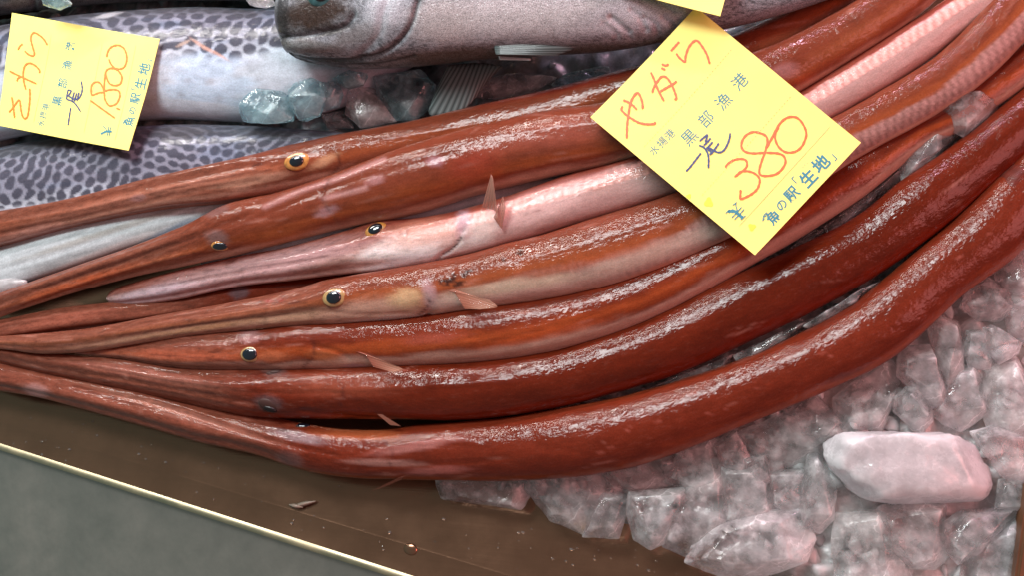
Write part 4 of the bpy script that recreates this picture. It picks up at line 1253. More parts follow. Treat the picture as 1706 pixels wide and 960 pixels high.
CH = [
    ([(733, 799), (880, 796), (877, 825), (862, 846), (800, 838), (745, 832)], 0, 15, 'clear', 'dark clear flat ice piece at the left end of the bed, under the lowest cornetfish'),
    ([(882, 817), (890, 798), (997, 780), (1020, 822), (975, 886), (919, 864)], 2, 16, 'clear', 'rough clear ice piece second from the left end of the ice'),
    ([(990, 845), (1005, 815), (1025, 822), (1048, 830), (1040, 870), (1030, 893), (975, 890)], 4, 14, 'clear', 'small ice wedge with a bright slanting left edge, by the bare steel'),
    ([(1052, 825), (1140, 818), (1152, 835), (1120, 865), (1105, 902), (1085, 911), (1060, 896), (1050, 860)], 6, 18, 'milk', 'pointed ice piece with a sharp ridge, touching the bare steel'),
    ([(1120, 832), (1150, 800), (1205, 790), (1215, 870), (1158, 922), (1110, 905)], 3, 16, 'milk', 'smooth wide ice piece right of the pointed ridged one'),
    ([(1000, 772), (1080, 745), (1130, 770), (1115, 808), (1060, 818), (1020, 805)], 2, 14, 'clear', 'ice piece with trapped bubbles just below the lowest cornetfish'),
    ([(1112, 800), (1140, 748), (1185, 733), (1203, 770), (1206, 812), (1160, 822)], 4, 14, 'milk', 'upright ice piece left of the narrow dark gap below the fish'),
    ([(1190, 742), (1228, 720), (1245, 745), (1262, 772), (1235, 800), (1206, 775)], 5, 14, 'clear', 'small cracked ice piece right of the narrow dark gap below the fish'),
    ([(1206, 785), (1262, 778), (1280, 805), (1288, 855), (1235, 880), (1208, 872)], 4, 16, 'milk', 'square hazy ice piece above the large one at the bottom edge'),
    ([(1240, 768), (1276, 757), (1284, 800), (1265, 812), (1245, 792)], 8, 10, 'clear', 'small glassy ice chip with a bright lower tip'),
    ([(1232, 725), (1310, 692), (1395, 688), (1400, 722), (1365, 762), (1285, 782), (1250, 752)], 3, 16, 'milk', 'broad flat hazy ice piece between the lowest fish and the big white block'),
    ([(1152, 935), (1163, 909), (1206, 881), (1262, 859), (1325, 856), (1345, 900), (1330, 935), (1265, 958), (1212, 958), (1170, 942)], 8, 22, 'milk', 'large rounded ice piece at the bottom, next to the bare steel'),
    ([(1357, 746), (1372, 727), (1406, 718), (1479, 717), (1578, 720), (1617, 732), (1645, 766), (1665, 794), (1659, 814), (1645, 839), (1578, 836), (1479, 843), (1445, 842), (1395, 803), (1372, 772)], 14, 26, 'white', 'biggest ice block, long, white and opaque'),
    ([(1345, 766), (1362, 757), (1392, 815), (1386, 862), (1365, 882), (1340, 870), (1335, 820)], 7, 16, 'clear', 'narrow upright clear ice piece at the left end of the white block'),
    ([(1283, 792), (1345, 784), (1338, 850), (1312, 858), (1290, 842)], 4, 14, 'milk', 'ice piece left of the narrow upright one'),
    ([(1468, 852), (1507, 838), (1569, 847), (1577, 921), (1552, 942), (1518, 942), (1466, 904)], 6, 18, 'clear', 'clear square ice piece right under the white block'),
    ([(1398, 862), (1462, 858), (1467, 905), (1515, 946), (1500, 985), (1400, 985), (1392, 900)], 5, 18, 'milk', 'ice piece cut by the bottom edge, below the white block'),
    ([(1576, 872), (1602, 855), (1690, 848), (1688, 860), (1652, 890), (1632, 920), (1600, 936), (1580, 915)], 6, 14, 'clear', 'thin spiky ice shard pointing right near the bottom right corner'),
    ([(1640, 905), (1695, 870), (1720, 900), (1715, 990), (1600, 990), (1610, 940)], 2, 16, 'milk', 'grey ice piece in the bottom right corner beside the brown edge'),
    ([(1500, 603), (1507, 584), (1547, 581), (1558, 600), (1574, 651), (1569, 670), (1550, 676), (1524, 645), (1499, 628)], 9, 16, 'milk', 'tall square-topped ice piece standing above a small round one'),
    ([(1494, 664), (1510, 650), (1527, 642), (1550, 668), (1551, 700), (1535, 717), (1521, 714), (1492, 686)], 8, 14, 'clear', 'small round glassy ice piece just above the white block'),
    ([(1544, 538), (1564, 528), (1595, 540), (1602, 558), (1605, 617), (1578, 642), (1556, 585)], 8, 16, 'milk', 'ice piece with a rounded tip close below the lowest cornetfish'),
    ([(1612, 556), (1642, 554), (1652, 602), (1648, 616), (1614, 611), (1608, 587)], 7, 13, 'milk', 'flat ice piece left of the sparkling crumpled one'),
    ([(1640, 550), (1654, 545), (1676, 561), (1700, 572), (1694, 588), (1665, 604), (1648, 585)], 11, 14, 'clear', 'sparkling crumpled clear ice piece near the right edge'),
    ([(1603, 513), (1620, 477), (1648, 467), (1676, 488), (1688, 516), (1665, 531), (1631, 531)], 9, 14, 'clear', 'round lens-shaped ice piece right of the lowest fish'),
    ([(1595, 618), (1620, 612), (1636, 629), (1643, 688), (1600, 714), (1575, 703), (1556, 687)], 4, 15, 'milk', 'hazy ice piece right of the small round one above the white block'),
    ([(1640, 622), (1690, 602), (1715, 650), (1715, 720), (1652, 722), (1640, 692)], 5, 16, 'milk', 'big hazy ice piece at the right edge with fine bubbles on top'),
    ([(1395, 664), (1479, 595), (1500, 629), (1490, 676), (1468, 716), (1400, 714)], 3, 15, 'milk', 'broad ice piece between the fish and the small round ice piece'),
    ([(1308, 692), (1358, 660), (1402, 706), (1380, 732), (1330, 738)], 5, 13, 'clear', 'ice piece with a straight cracked edge under the lowest fish'),
    ([(1622, 724), (1660, 713), (1705, 728), (1715, 800), (1672, 792), (1646, 762)], 6, 15, 'clear', 'clear ice piece right of the top of the white block'),
    ([(1666, 802), (1715, 798), (1715, 850), (1660, 846)], 3, 12, 'milk', 'ice piece at the right edge level with the end of the white block'),
    ([(1566, 181), (1592, 160), (1634, 154), (1662, 169), (1657, 184), (1606, 223), (1575, 209)], 16, 16, 'clear', 'rounded pinkish ice piece between two fish at the upper right'),
    ([(1655, 150), (1690, 120), (1715, 120), (1700, 160), (1668, 185)], 12, 14, 'clear', 'dim ice piece behind the rounded one at the upper right'),
    ([(1500, 272), (1560, 222), (1590, 230), (1560, 262), (1508, 300)], 12, 14, 'milk', 'ice sliver below the rounded one, between two fish'),
    ([(1380, 372), (1440, 330), (1500, 285), (1500, 302), (1430, 362), (1390, 390)], 11, 14, 'clear', 'long ice sliver between two fish right of the larger card'),
    ([(1280, 440), (1350, 388), (1385, 378), (1350, 410), (1300, 436)], 8, 12, 'clear', 'dark ice sliver by the lower corner of the larger card'),
    ([(1090, 645), (1170, 612), (1230, 590), (1215, 612), (1130, 645)], 6, 12, 'milk', 'thin ice piece at the narrow end of the gap between the two lowest fish'),
    ([(1230, 590), (1330, 540), (1360, 530), (1310, 572), (1240, 604)], 8, 14, 'milk', 'ice piece half way along the gap between the two lowest fish'),
    ([(1345, 540), (1440, 480), (1470, 468), (1430, 505), (1360, 545)], 10, 14, 'milk', 'ice piece in the wide part of the gap between the two lowest fish'),
    ([(1650, 430), (1706, 400), (1730, 450), (1706, 490), (1670, 480)], 6, 15, 'clear', 'dim greenish ice piece beside the right end of the lowest fish'),
    ([(1672, 520), (1706, 500), (1730, 540), (1715, 570), (1684, 556)], 6, 14, 'milk', 'grey ice piece above the sparkling crumpled one'),
    # by the head of the grey fish
    ([(397, 182), (405, 160), (430, 147), (470, 150), (490, 165), (486, 196), (460, 206), (405, 202)], 40, 16, 'teal', 'teal tinted round ice piece on the white belly of the mackerel', 'T'),
    ([(478, 152), (492, 137), (518, 128), (538, 136), (542, 165), (530, 192), (498, 200), (482, 180)], 42, 18, 'teal', 'round glassy ice ball under the chin of the grey fish', 'T'),
    ([(536, 140), (560, 134), (571, 150), (560, 176), (538, 186)], 38, 14, 'teal', 'small ice wedge right of the round glassy ball', 'T'),
    ([(553, 130), (585, 118), (612, 122), (606, 140), (575, 146)], 42, 12, 'teal', 'small bubbly ice piece touching the jaw of the grey fish', 'T'),
    ([(574, 190), (585, 150), (618, 140), (642, 165), (662, 202), (600, 214)], 24, 16, 'milk', 'grey ice piece touching the hindmost red fish, below the jaw', 'T'),
    ([(618, 128), (700, 114), (726, 140), (720, 178), (690, 202), (660, 202), (630, 165)], 27, 18, 'teal', 'large blue grey ice piece left of the striped pelvic fin', 'T'),
    ([(535, 195), (572, 185), (590, 213), (545, 213)], 20, 14, 'clear', 'dark ice piece below the round glassy ball', 'T'),
    ([(918, 142), (935, 128), (1015, 110), (1018, 122), (962, 140)], 22, 10, 'teal', 'bright blue ice splinters under the belly of the grey fish', 'T'),
    ([(770, 160), (800, 135), (870, 120), (930, 128), (900, 146), (820, 165)], 18, 14, 'clear', 'dark ice piece in the shade right of the striped pelvic fin', 'T'),
    ([(405, -8), (450, -12), (458, 4), (440, 11), (415, 8)], 66, 10, 'milk', 'small white ice piece at the top, left of the grey fish head', 'T'),
    ([(66, -8), (110, -10), (122, 6), (95, 14), (72, 8)], 64, 10, 'teal', 'teal ice crumbs on the dark fish at the top left', 'T'),
    ([(-25, 468), (20, 462), (44, 464), (48, 470), (15, 488), (-25, 492)], 28, 10, 'white', 'white ice chip at the left edge, between the silver fish and a red snout', 'T'),
]
MATS = {'teal': M_ICE_COOL_LIT, 'clear': M_ICE_CLEAR, 'milk': M_ICE_MILK, 'white': M_ICE_WHITE}
for row in CH:
    poly, dzv, hh, mk, lab = row[:5]
    if len(row) == 5:
        zc = bedz(np.mean([p[0] for p in poly])) + dzv * 0.8 + (11 if 'between two fish' in lab or 'the two lowest fish' in lab or 'larger card' in lab else 0)
        grp = 'ice pieces on the ice bed around the cornetfish'
    else:
        zc = dzv
        grp = 'ice pieces between the fish at the back'
    ice_chunk(poly, zc, hh, lab, MATS[mk], grp, soft=0 if mk != 'white' else 9, grow=1.16 if mk != 'white' and len(row) == 5 else 1.0, bevel=0.04 if mk != 'white' else 0.16, top=0.66 if mk != 'white' else 0.74, wob=0.30 if mk != 'white' else 0.35)


def in_poly(x, y, poly):
    c = np.zeros(x.shape, bool)
    n = len(poly)
    for i in range(n):
        x0, y0 = poly[i]; x1, y1 = poly[(i + 1) % n]
        cond = ((y0 > y) != (y1 > y)) & (x < (x1 - x0) * (y - y0) / (y1 - y0 + 1e-12) + x0)
        c ^= cond
    return c


def ice_bed(name, label, poly, hfun, step, cell, seed, shards=0, mat=None):
    W = P([p[0] for p in poly], [p[1] for p in poly], [8.0] * len(poly))
    x0, y0 = W[:, 0].min() - 0.02, W[:, 1].min() - 0.02
    x1, y1 = W[:, 0].max() + 0.02, W[:, 1].max() + 0.02
    xs = np.arange(x0, x1, step); ys = np.arange(y0, y1, step)
    X, Y = np.meshgrid(xs, ys)
    r_ = np.random.default_rng(seed)
    gx = np.arange(x0 - cell, x1 + cell, cell); gy = np.arange(y0 - cell, y1 + cell, cell)
    sx, sy = np.meshgrid(gx, gy)
    sx = (sx + r_.uniform(-.5, .5, sx.shape) * cell).ravel(); sy = (sy + r_.uniform(-.5, .5, sy.shape) * cell).ravel()
    hx = r_.uniform(-1, 1, sx.shape); ta = r_.uniform(-0.55, 0.55, sx.shape); tb = r_.uniform(-0.55, 0.55, sx.shape)
    Zg = np.zeros(X.shape)
    for i in range(X.shape[0]):
        d = (X[i][:, None] - sx[None, :]) ** 2 + (Y[i, 0] - sy[None, :]) ** 2
        k = np.argmin(d, axis=1)
        dist = np.sqrt(d[np.arange(len(k)), k])
        Zg[i] = hx[k] * 0.0028 + ta[k] * (X[i] - sx[k]) + tb[k] * (Y[i] - sy[k]) - 0.28 * dist ** 2 / cell
    # soften by a small blur
    for _ in range(2):
        Zg = (Zg + np.roll(Zg, 1, 0) + np.roll(Zg, -1, 0) + np.roll(Zg, 1, 1) + np.roll(Zg, -1, 1)) / 5
    pts = np.stack([X.ravel(), Y.ravel(), np.zeros(X.size)], 1)
    px, py, _ = proj(pts + np.array([0, 0, 0.008]))
    ins = in_poly(px, py, poly)
    edge = polydist(px, py, list(poly) + [poly[0]])
    fall = np.where(ins, np.clip(edge / 45.0, 0, 1), -np.clip(edge / 25.0, 0, 1))
    zb = hfun(px, py) * MM
    Zv = np.where(fall > 0, zb * np.sqrt(np.clip(fall, 0, 1)) + Zg.ravel() * (0.4 + 0.6 * np.clip(fall, 0, 1)), fall * 0.02)
    keep = fall > -0.6
    idx = -np.ones(X.size, int)
    idx[keep] = np.arange(keep.sum())
    V = np.stack([X.ravel(), Y.ravel(), Zv], 1)[keep]
    F = []
    nx = X.shape[1]
    for i in range(X.shape[0] - 1):
        for j in range(nx - 1):
            q = (idx[i * nx + j], idx[i * nx + j + 1], idx[(i + 1) * nx + j + 1], idx[(i + 1) * nx + j])
            if min(q) >= 0:
                F.append(q)
    V = list(V)
    cand = np.nonzero(keep & ins & (edge > 6))[0]
    for k in range(shards):
        i0 = r_.choice(cand)
        cpt = np.array([X.ravel()[i0], Y.ravel()[i0], Zv[i0] + r_.uniform(-0.001, 0.003)])
        rad = r_.uniform(0.003, 0.0075) * np.array([1, r_.uniform(.5, 1), r_.uniform(.35, .7)])
        q = r_.normal(0, 1, (11, 3)); q /= np.linalg.norm(q, axis=1)[:, None]
        a = r_.uniform(0, 6.28)
        q = q * rad
        q = np.stack([q[:, 0] * math.cos(a) - q[:, 1] * math.sin(a), q[:, 0] * math.sin(a) + q[:, 1] * math.cos(a), q[:, 2]], 1)
        bm = bmesh.new()
        vs = [bm.verts.new(p_) for p_ in q]
        bmesh.ops.convex_hull(bm, input=vs)
        bmesh.ops.bevel(bm, geom=list(bm.edges), offset=rad[0] * 0.08, segments=1, affect='EDGES', clamp_overlap=True)
        bm.verts.index_update()
        b0 = len(V)
        V += [cpt + np.array(v_.co) for v_ in bm.verts]
        F += [tuple(v_.index + b0 for v_ in f_.verts) for f_ in bm.faces]
        bm.free()
    o = link_mesh(name, V, F, mat or M_ICE_BED, None, True)
    return tag_obj(o, label, 'ice', None, 'stuff')


ice_bed('crushed_ice', 'bed of crushed ice that the cornetfish lie on at the right',
        [(770, 790), (900, 690), (1100, 560), (1240, 440), (1330, 300), (1480, 90), (1706, -60), (1900, -150), (1950, 500), (1900, 1150), (1500, 1120), (1330, 985), (1215, 925), (1150, 900), (1060, 878), (960, 858), (880, 830)],
        lambda x, y: np.interp(x, [730, 900, 1150, 1500, 1706], [5, 8, 13, 21, 27]), 0.0014, 0.0095, 4, 700)
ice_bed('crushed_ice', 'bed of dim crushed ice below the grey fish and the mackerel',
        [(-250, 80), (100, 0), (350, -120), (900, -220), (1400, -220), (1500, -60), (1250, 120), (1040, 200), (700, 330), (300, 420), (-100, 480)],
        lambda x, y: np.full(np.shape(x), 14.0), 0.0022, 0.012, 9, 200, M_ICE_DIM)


# ------------------------------------------------------------------ price cards
class Card:
    pass


def card(label, corners, rel_z, clearance=0.6):
    """corners in photograph pixels (top-left, top-right, bottom-right, bottom-left of the sheet); lies on the highest fish under it"""
    cx = np.array([c[0] for c in corners], float); cy = np.array([c[1] for c in corners], float)
    allV = np.concatenate([b.V[b.front] for b in BODIES])
    vx, vy, vz = proj(allV)
    ins = in_poly(vx, vy, corners)
    vx, vy, vz = vx[ins], vy[ins], vz[ins]
    z0 = 30.0
    while z0 < 140:
        W = P(cx, cy, np.array(rel_z) + z0)
        n = np.cross(W[1] - W[0], W[3] - W[0]); n /= np.linalg.norm(n)
        d = np.stack([(vx - 853) / FPX, (480 - vy) / FPX, np.ones(len(vx))], 1)
        rays = d[:, 0:1] * RGT + d[:, 1:2] * UPV + FWD
        t = ((W.mean(axis=0) - CAM) @ n) / (rays @ n)
        if np.all(t < vz - clearance * MM):
            break
        z0 += 0.5
    k = Card()
    k.W = W
    k.c = corners
    k.n = n if n[2] > 0 else -n
    k.z0 = z0
    # homography-free: planar map by ray/plane
    k.pt = W.mean(axis=0)
    k.root = empty('price_card', W.mean(axis=0), label, 'price card', 'yellow price cards on the fish')
    return k


def on_card(k, x, y, lift_mm=0.0):
    x = np.asarray(x, float).reshape(-1); y = np.asarray(y, float).reshape(-1)
    rays = ((x - 853) / FPX)[:, None] * RGT + ((480 - y) / FPX)[:, None] * UPV + FWD
    t = ((k.pt - CAM) @ k.n) / (rays @ k.n)
    p = CAM + rays * t[:, None]
    # gentle bow of the sheet
    e1 = k.W[1] - k.W[0]; e2 = k.W[3] - k.W[0]
    u = (p - k.W[0]) @ e1 / (e1 @ e1); v = (p - k.W[0]) @ e2 / (e2 @ e2)
    bow = k.bow * ((u - 0.5) ** 2 * 1.0 + (v - 0.5) ** 2 * 0.6) + 0.35 * np.sin(u * 7 + 1) * np.sin(v * 5)
    return p + k.n[None, :] * ((bow + np.asarray(lift_mm)) * MM).reshape(-1, 1)


def card_sheet(k, bow=2.0):
    k.bow = bow
    n = 24
    c = np.array(k.c, float)
    V, F = [], []
    for lift in (0.0, -0.3):
        for i in range(n + 1):
            for j in range(n + 1):
                u, v = j / n, i / n
                q = c[0] * (1 - u) * (1 - v) + c[1] * u * (1 - v) + c[2] * u * v + c[3] * (1 - u) * v
                V.append(on_card(k, q[0], q[1], lift)[0])
    m = (n + 1) ** 2
    for i in range(n):
        for j in range(n):
            a = i * (n + 1) + j
            F.append((a, a + n + 1, a + n + 2, a + 1))
            F.append((m + a, m + a + 1, m + a + n + 2, m + a + n + 1))
    rim = list(range(n + 1)) + [i * (n + 1) + n for i in range(1, n + 1)] + [n * (n + 1) + j for j in range(n - 1, -1, -1)] + [i * (n + 1) for i in range(n - 1, 0, -1)]
    for a, b in zip(rim, rim[1:] + rim[:1]):
        F.append((a, b, m + b, m + a))
    link_mesh('sheet', V, F, M_PAPER, k.root, False)


def ribbons(k, name, strokes, width, mat, lift=0.10, taper=True):
    V, F = [], []
    for si, st in enumerate(strokes):
        if len(st) == 2:
            st = [st[0], ((st[0][0] + st[1][0]) / 2, (st[0][1] + st[1][1]) / 2), st[1]]
        q, L = catmull(st, max(12, int(10 * len(st))))
        q = q[:, :2]
        t = np.gradient(q, axis=0)
        t /= np.maximum(np.linalg.norm(t, axis=1), 1e-9)[:, None]
        nrm = np.stack([-t[:, 1], t[:, 0]], 1)
        w = width * 0.5 * (1 + 0.14 * np.sin(np.arange(len(q)) * 0.7 + si * 2.1))
        # round ends
        s = L / max(L[-1], 1e-6) * 1.0
        e = np.minimum(L, L[-1] - L)
        w = w * np.sqrt(np.clip(1 - (1 - np.clip(e / (width * 0.5), 0, 1)) ** 2, 0.05, 1))
        lift_v = lift + si * 0.012 + 0.06 * s
        A = on_card(k, q[:, 0] + nrm[:, 0] * w, q[:, 1] + nrm[:, 1] * w, lift_v)
        B = on_card(k, q[:, 0] - nrm[:, 0] * w, q[:, 1] - nrm[:, 1] * w, lift_v)
        b0 = len(V)
        for a, b in zip(A, B):
            V += [a, b]
        for i in range(len(q) - 1):
            j = b0 + 2 * i
            F.append((j, j + 1, j + 3, j + 2))
    return link_mesh(name, V, F, mat, k.root, False)


def glyphs(k, name, items, mat, lift=0.1):
    """items: (character, centre x, centre y, size px, angle deg, weight)"""
    V, F = [], []
    dg_ = bpy.context.evaluated_depsgraph_get()
    for gi, (ch, cx, cy, size, ang, wgt) in enumerate(items):
        cu = bpy.data.curves.new('glyph', 'FONT')
        cu.body = ch
        cu.offset = wgt
        cu.resolution_u = 3
        ob = bpy.data.objects.new('glyph', cu)
        COL.objects.link(ob)
        bpy.context.view_layer.update()
        dg_ = bpy.context.evaluated_depsgraph_get()
        me = bpy.data.meshes.new_from_object(ob.evaluated_get(dg_))
        co = np.array([v.co[:] for v in me.vertices])
        fs = [tuple(p.vertices) for p in me.polygons]
        bpy.data.objects.remove(ob)
        bpy.data.curves.remove(cu)
        bpy.data.meshes.remove(me)
        if len(co) == 0:
            continue
        lo, hi = co.min(axis=0), co.max(axis=0)
        c = (lo + hi) / 2
        ext = max(hi[0] - lo[0], hi[1] - lo[1])
        sx = size / ext
        a = math.radians(ang)
        dx = (co[:, 0] - c[0]) * sx; dy = (co[:, 1] - c[1]) * sx
        X = cx + dx * math.cos(a) - dy * math.sin(a)
        Y = cy - (dx * math.sin(a) + dy * math.cos(a))
        b0 = len(V)
        V += list(on_card(k, X, Y, lift))
        F += [tuple(i + b0 for i in f) for f in fs]
    return link_mesh(name, V, F, mat, k.root, False)


def ZL(ox, oy, pts, f=7.108):
    return [(ox + x / f, oy + y / f) for x, y in pts]


def dashes(a, b, n, duty=0.5):
    r = []
    for i in range(n):
        t0 = i / n; t1 = (i + duty) / n
        r.append([(a[0] + (b[0] - a[0]) * t0, a[1] + (b[1] - a[1]) * t0), (a[0] + (b[0] - a[0]) * t1, a[1] + (b[1] - a[1]) * t1)])
    return r


# the card lying on the grey fish at the top (only its lower corner is in the picture)
kT = card('blank lower corner of a yellow card resting on the grey fish at the top', [(985, -200), (1246, -146), (1200, 28), (940, -41)], [4, 2, 0, 2])
card_sheet(kT, 1.5)
BODIES_T = Body(); g0 = on_card(kT, np.repeat(np.linspace(1000, 1200, 30), 30), np.tile(np.linspace(-60, 28, 30), 30), 0.2)
BODIES_T.V = g0; BODIES_T.front = in_poly(np.repeat(np.linspace(1000, 1200, 30), 30), np.tile(np.linspace(-60, 28, 30), 30), kT.c)
BODIES.append(BODIES_T)

# the larger card
k2 = card('larger tilted yellow card priced 380 on the red cornetfish', [(985, 197), (1160, 14), (1434, 239), (1258, 426)], [0, 6, 3, -2])
card_sheet(k2, 5.0)
red2 = [
    ZL(980, 10, [(1080, 430), (980, 540)]),
    ZL(980, 10, [(1045, 565), (1080, 615), (1145, 662), (1155, 600), (1190, 500), (1250, 430), (1300, 425), (1360, 500), (1410, 590), (1440, 690)]),
    ZL(980, 10, [(870, 690), (920, 706), (955, 688)]),
    ZL(980, 10, [(865, 735), (915, 755)]),
    ZL(1010, 110, [(530, 75), (570, 165), (610, 270), (650, 350), (685, 415)]),
    ZL(1010, 110, [(545, 320), (565, 255), (610, 180), (660, 125), (720, 140), (780, 230), (820, 330), (830, 380), (805, 395)]),
    ZL(1010, 110, [(640, 300), (740, 240), (800, 205), (835, 175)]),
    ZL(1010, 110, [(200, 480), (185, 520), (215, 560), (270, 605), (380, 670), (480, 692), (575, 685), (578, 660)]),
    ZL(1010, 110, [(250, 870), (255, 700), (270, 570), (290, 450), (330, 360), (375, 320), (410, 370), (430, 440), (435, 490), (425, 510)]),
    ZL(1010, 110, [(205, 410), (270, 435), (330, 480), (365, 520)]),
    ZL(1130, 200, [(560, 565), (580, 525), (650, 475), (740, 458), (800, 475), (815, 530), (790, 580), (730, 625), (665, 675)]),
    ZL(1130, 200, [(690, 655), (740, 612), (820, 605), (900, 630), (955, 680), (965, 730), (940, 810), (880, 870), (800, 915), (738, 937), (735, 900), (740, 825)]),
    ZL(1130, 200, [(1020, 385), (880, 392), (790, 370), (750, 320), (755, 250), (800, 180), (880, 140), (960, 150), (1040, 190), (1055, 260), (1030, 370), (990, 480), (960, 590), (975, 650), (1060, 662), (1160, 640), (1230, 580), (1270, 500), (1250, 430), (1180, 395), (1040, 385)]),
    ZL(1130, 200, [(1190, 80), (1150, 160), (1150, 230), (1190, 320), (1270, 380), (1370, 380), (1450, 330), (1500, 240), (1515, 150), (1475, 49), (1411, -21), (1336, -36), (1261, -11), (1191, 59), (1120, 190), (1045, 330)]),
]
ribbons(k2, 'product_name', red2[:10], 3.5, M_RED_INK, 0.18)
ribbons(k2, 'price_figures', red2[10:], 3.5, M_RED_INK, 0.18)
blue2 = [
    ZL(1130, 200, [(95, 612), (150, 550), (210, 470), (270, 390)]),
    ZL(1130, 200, [(252, 250), (300, 205), (348, 166)]),
    ZL(1130, 200, [(348, 166), (335, 215), (318, 258)]),
    ZL(1130, 200, [(385, 210), (340, 262), (300, 300)]),
    ZL(1130, 200, [(245, 298), (300, 320), (340, 372), (360, 450), (358, 572)]),
    ZL(1130, 200, [(408, 255), (370, 300), (330, 345)]),
    ZL(1130, 200, [(482, 270), (430, 345), (372, 412)]),
    ZL(1130, 200, [(335, 318), (400, 345), (470, 380), (530, 365), (575, 300), (605, 220), (615, 150)]),
    ZL(1130, 200, [(350, 345), (385, 370), (410, 398)]),
]
ribbons(k2, 'pen_writing', blue2, 3.0, M_BLUE_INK, 0.18)
A2 = 46
pr2 = [('水', 1090.4, 250.6, 15, A2, 0), ('揚', 1103, 237, 16, A2, 0), ('港', 1115.9, 223.7, 16, A2, 0),
       ('黒', 1148.6, 228.2, 24, A2, 0), ('部', 1176, 197.2, 24, A2, 0), ('漁', 1204.9, 167.7, 25, A2, 0), ('港', 1232.3, 136, 25, A2, 0),
       ('¥', 1225.9, 353.3, 27, A2, 0.02)]
bold2 = [('魚', 1288.5, 361.7, 23, A2, 0.022), ('の', 1302.5, 342, 17, A2, 0.015), ('駅', 1319.4, 323.8, 24, A2, 0.022), ('「', 1324.4, 300, 12, A2, 0.01),
         ('生', 1346, 297, 27, A2, 0.026), ('地', 1367, 273, 28, A2, 0.026), ('」', 1389, 263.3, 12, A2, 0.01)]
glyphs(k2, 'landing_text', pr2[:3], M_TEAL_INK)
glyphs(k2, 'port_name', pr2[3:7], M_TEAL_INK)
ye = ribbons(k2, 'yen_sign', [ZL(1190, 245, [(160, 765), (240, 762), (290, 800), (340, 842)])], 5.5, M_TEAL_INK, 0.12)
def thin(parent, strokes, w, k=None):
    r = ribbons(k or k2, 'yen_stroke', strokes, w, M_TEAL_INK, 0.2)
    bm_ = bmesh.new(); bm_.from_mesh(parent.data); bm_.from_mesh(r.data); bm_.to_mesh(parent.data); bm_.free()
    me_ = r.data; bpy.data.objects.remove(r); bpy.data.meshes.remove(me_)
thin(ye, [ZL(1190, 245, [(255, 665), (262, 715), (290, 790)]), ZL(1190, 245, [(325, 712), (265, 780), (208, 842)]), ZL(1190, 245, [(356, 736), (300, 800), (238, 866)]),
          ZL(1190, 245, [(218, 690), (250, 670), (268, 652)]), ZL(1190, 245, [(135, 788), (160, 765), (183, 742)]), ZL(1190, 245, [(312, 866), (342, 842), (372, 812)])], 1.6)
glyphs(k2, 'shop_name', bold2, M_TEAL_INK)
glyphs(k2, 'reading_aid', [('いくじ', 1341, 274.5, 13, A2, 0)], M_TEAL_INK)
ribbons(k2, 'fish_emblem', [[(1271, 366), (1273, 359), (1278, 354)], [(1273, 362), (1277, 359)], [(1274, 364), (1270, 369)], [(1275, 356), (1280, 359)]], 1.6, M_TEAL_INK, 0.12)
for ln in (dashes((1219, 84), (1071, 247), 34), dashes((1317, 162), (1167, 327), 34), [[(1383.6, 211), (1231, 377.7)]]):
    ribbons(k2, 'ruled_line', ln, 0.8, M_LINE_INK, 0.12)
for (x, y, a, b) in ((1181, 338, 7, 8), (1253, 379, 6, 6), (1148, 328, 4, 4)):
    V, F, b0 = [], [], 0
    ang = np.linspace(0, 2 * math.pi, 20, endpoint=False)
    rr = 1 + 0.2 * np.sin(ang * 3 + x)
    V += list(on_card(k2, x + a * rr * np.cos(ang), y + b * rr * np.sin(ang), 0.07))
    F.append(tuple(range(b0, b0 + 20)))
    link_mesh('damp_spot', V, F, M_STAIN, k2.root, False)

# the smaller card
k1 = card('smaller yellow card priced 1,800 on the spotted mackerel', [(-3, 209), (22, 22), (267, 65), (219, 253)], [0, 2, 2, 0])
card_sheet(k1, 2.5)
or1 = [
    ZL(0, 20, [(278, 380), (250, 405), (222, 450)]),
    ZL(0, 20, [(300, 462), (340, 500), (395, 520), (412, 490), (395, 420), (375, 330), (385, 270), (420, 248), (480, 280), (530, 330), (565, 390)]),
    ZL(0, 20, [(120, 700), (230, 755), (340, 805), (440, 850)]),
    ZL(0, 20, [(208, 822), (222, 785), (262, 762)]),
    ZL(0, 20, [(315, 920), (290, 830), (280, 740), (300, 640), (350, 605), (410, 625), (455, 665), (475, 700), (465, 720)]),
    ZL(0, 120, [(150, 295), (165, 380), (190, 550)]),
    ZL(0, 120, [(120, 480), (170, 420), (225, 340), (245, 345), (255, 400), (265, 460), (285, 530), (315, 555), (345, 520), (360, 400), (365, 300), (360, 195)]),
    ZL(0, 120, [(1075, 335), (1220, 440), (1375, 550)]),
    ZL(0, 120, [(1385, 430), (1435, 447)]),
    ZL(0, 120, [(1240, 240), (1180, 245), (1100, 272), (1085, 220), (1095, 150), (1140, 118), (1190, 130), (1225, 190), (1240, 240), (1250, 320), (1290, 390), (1330, 400), (1390, 370), (1425, 290), (1415, 230), (1370, 208), (1300, 210), (1240, 225)]),
    ZL(100, 60, [(530, 650), (530, 560), (540, 450), (560, 400), (610, 380), (680, 400), (730, 460), (735, 520), (710, 570), (650, 585), (590, 560), (555, 490), (540, 420)]),
    ZL(100, 60, [(580, 270), (600, 320), (640, 370), (700, 390), (760, 370), (790, 310), (795, 240), (770, 160), (720, 115), (660, 108), (600, 135), (565, 190), (555, 250)]),
]
ribbons(k1, 'product_name', or1[:7], 2.9, M_ORANGE_INK, 0.18)
ribbons(k1, 'price_figures', or1[7:], 2.9, M_ORANGE_INK, 0.18)
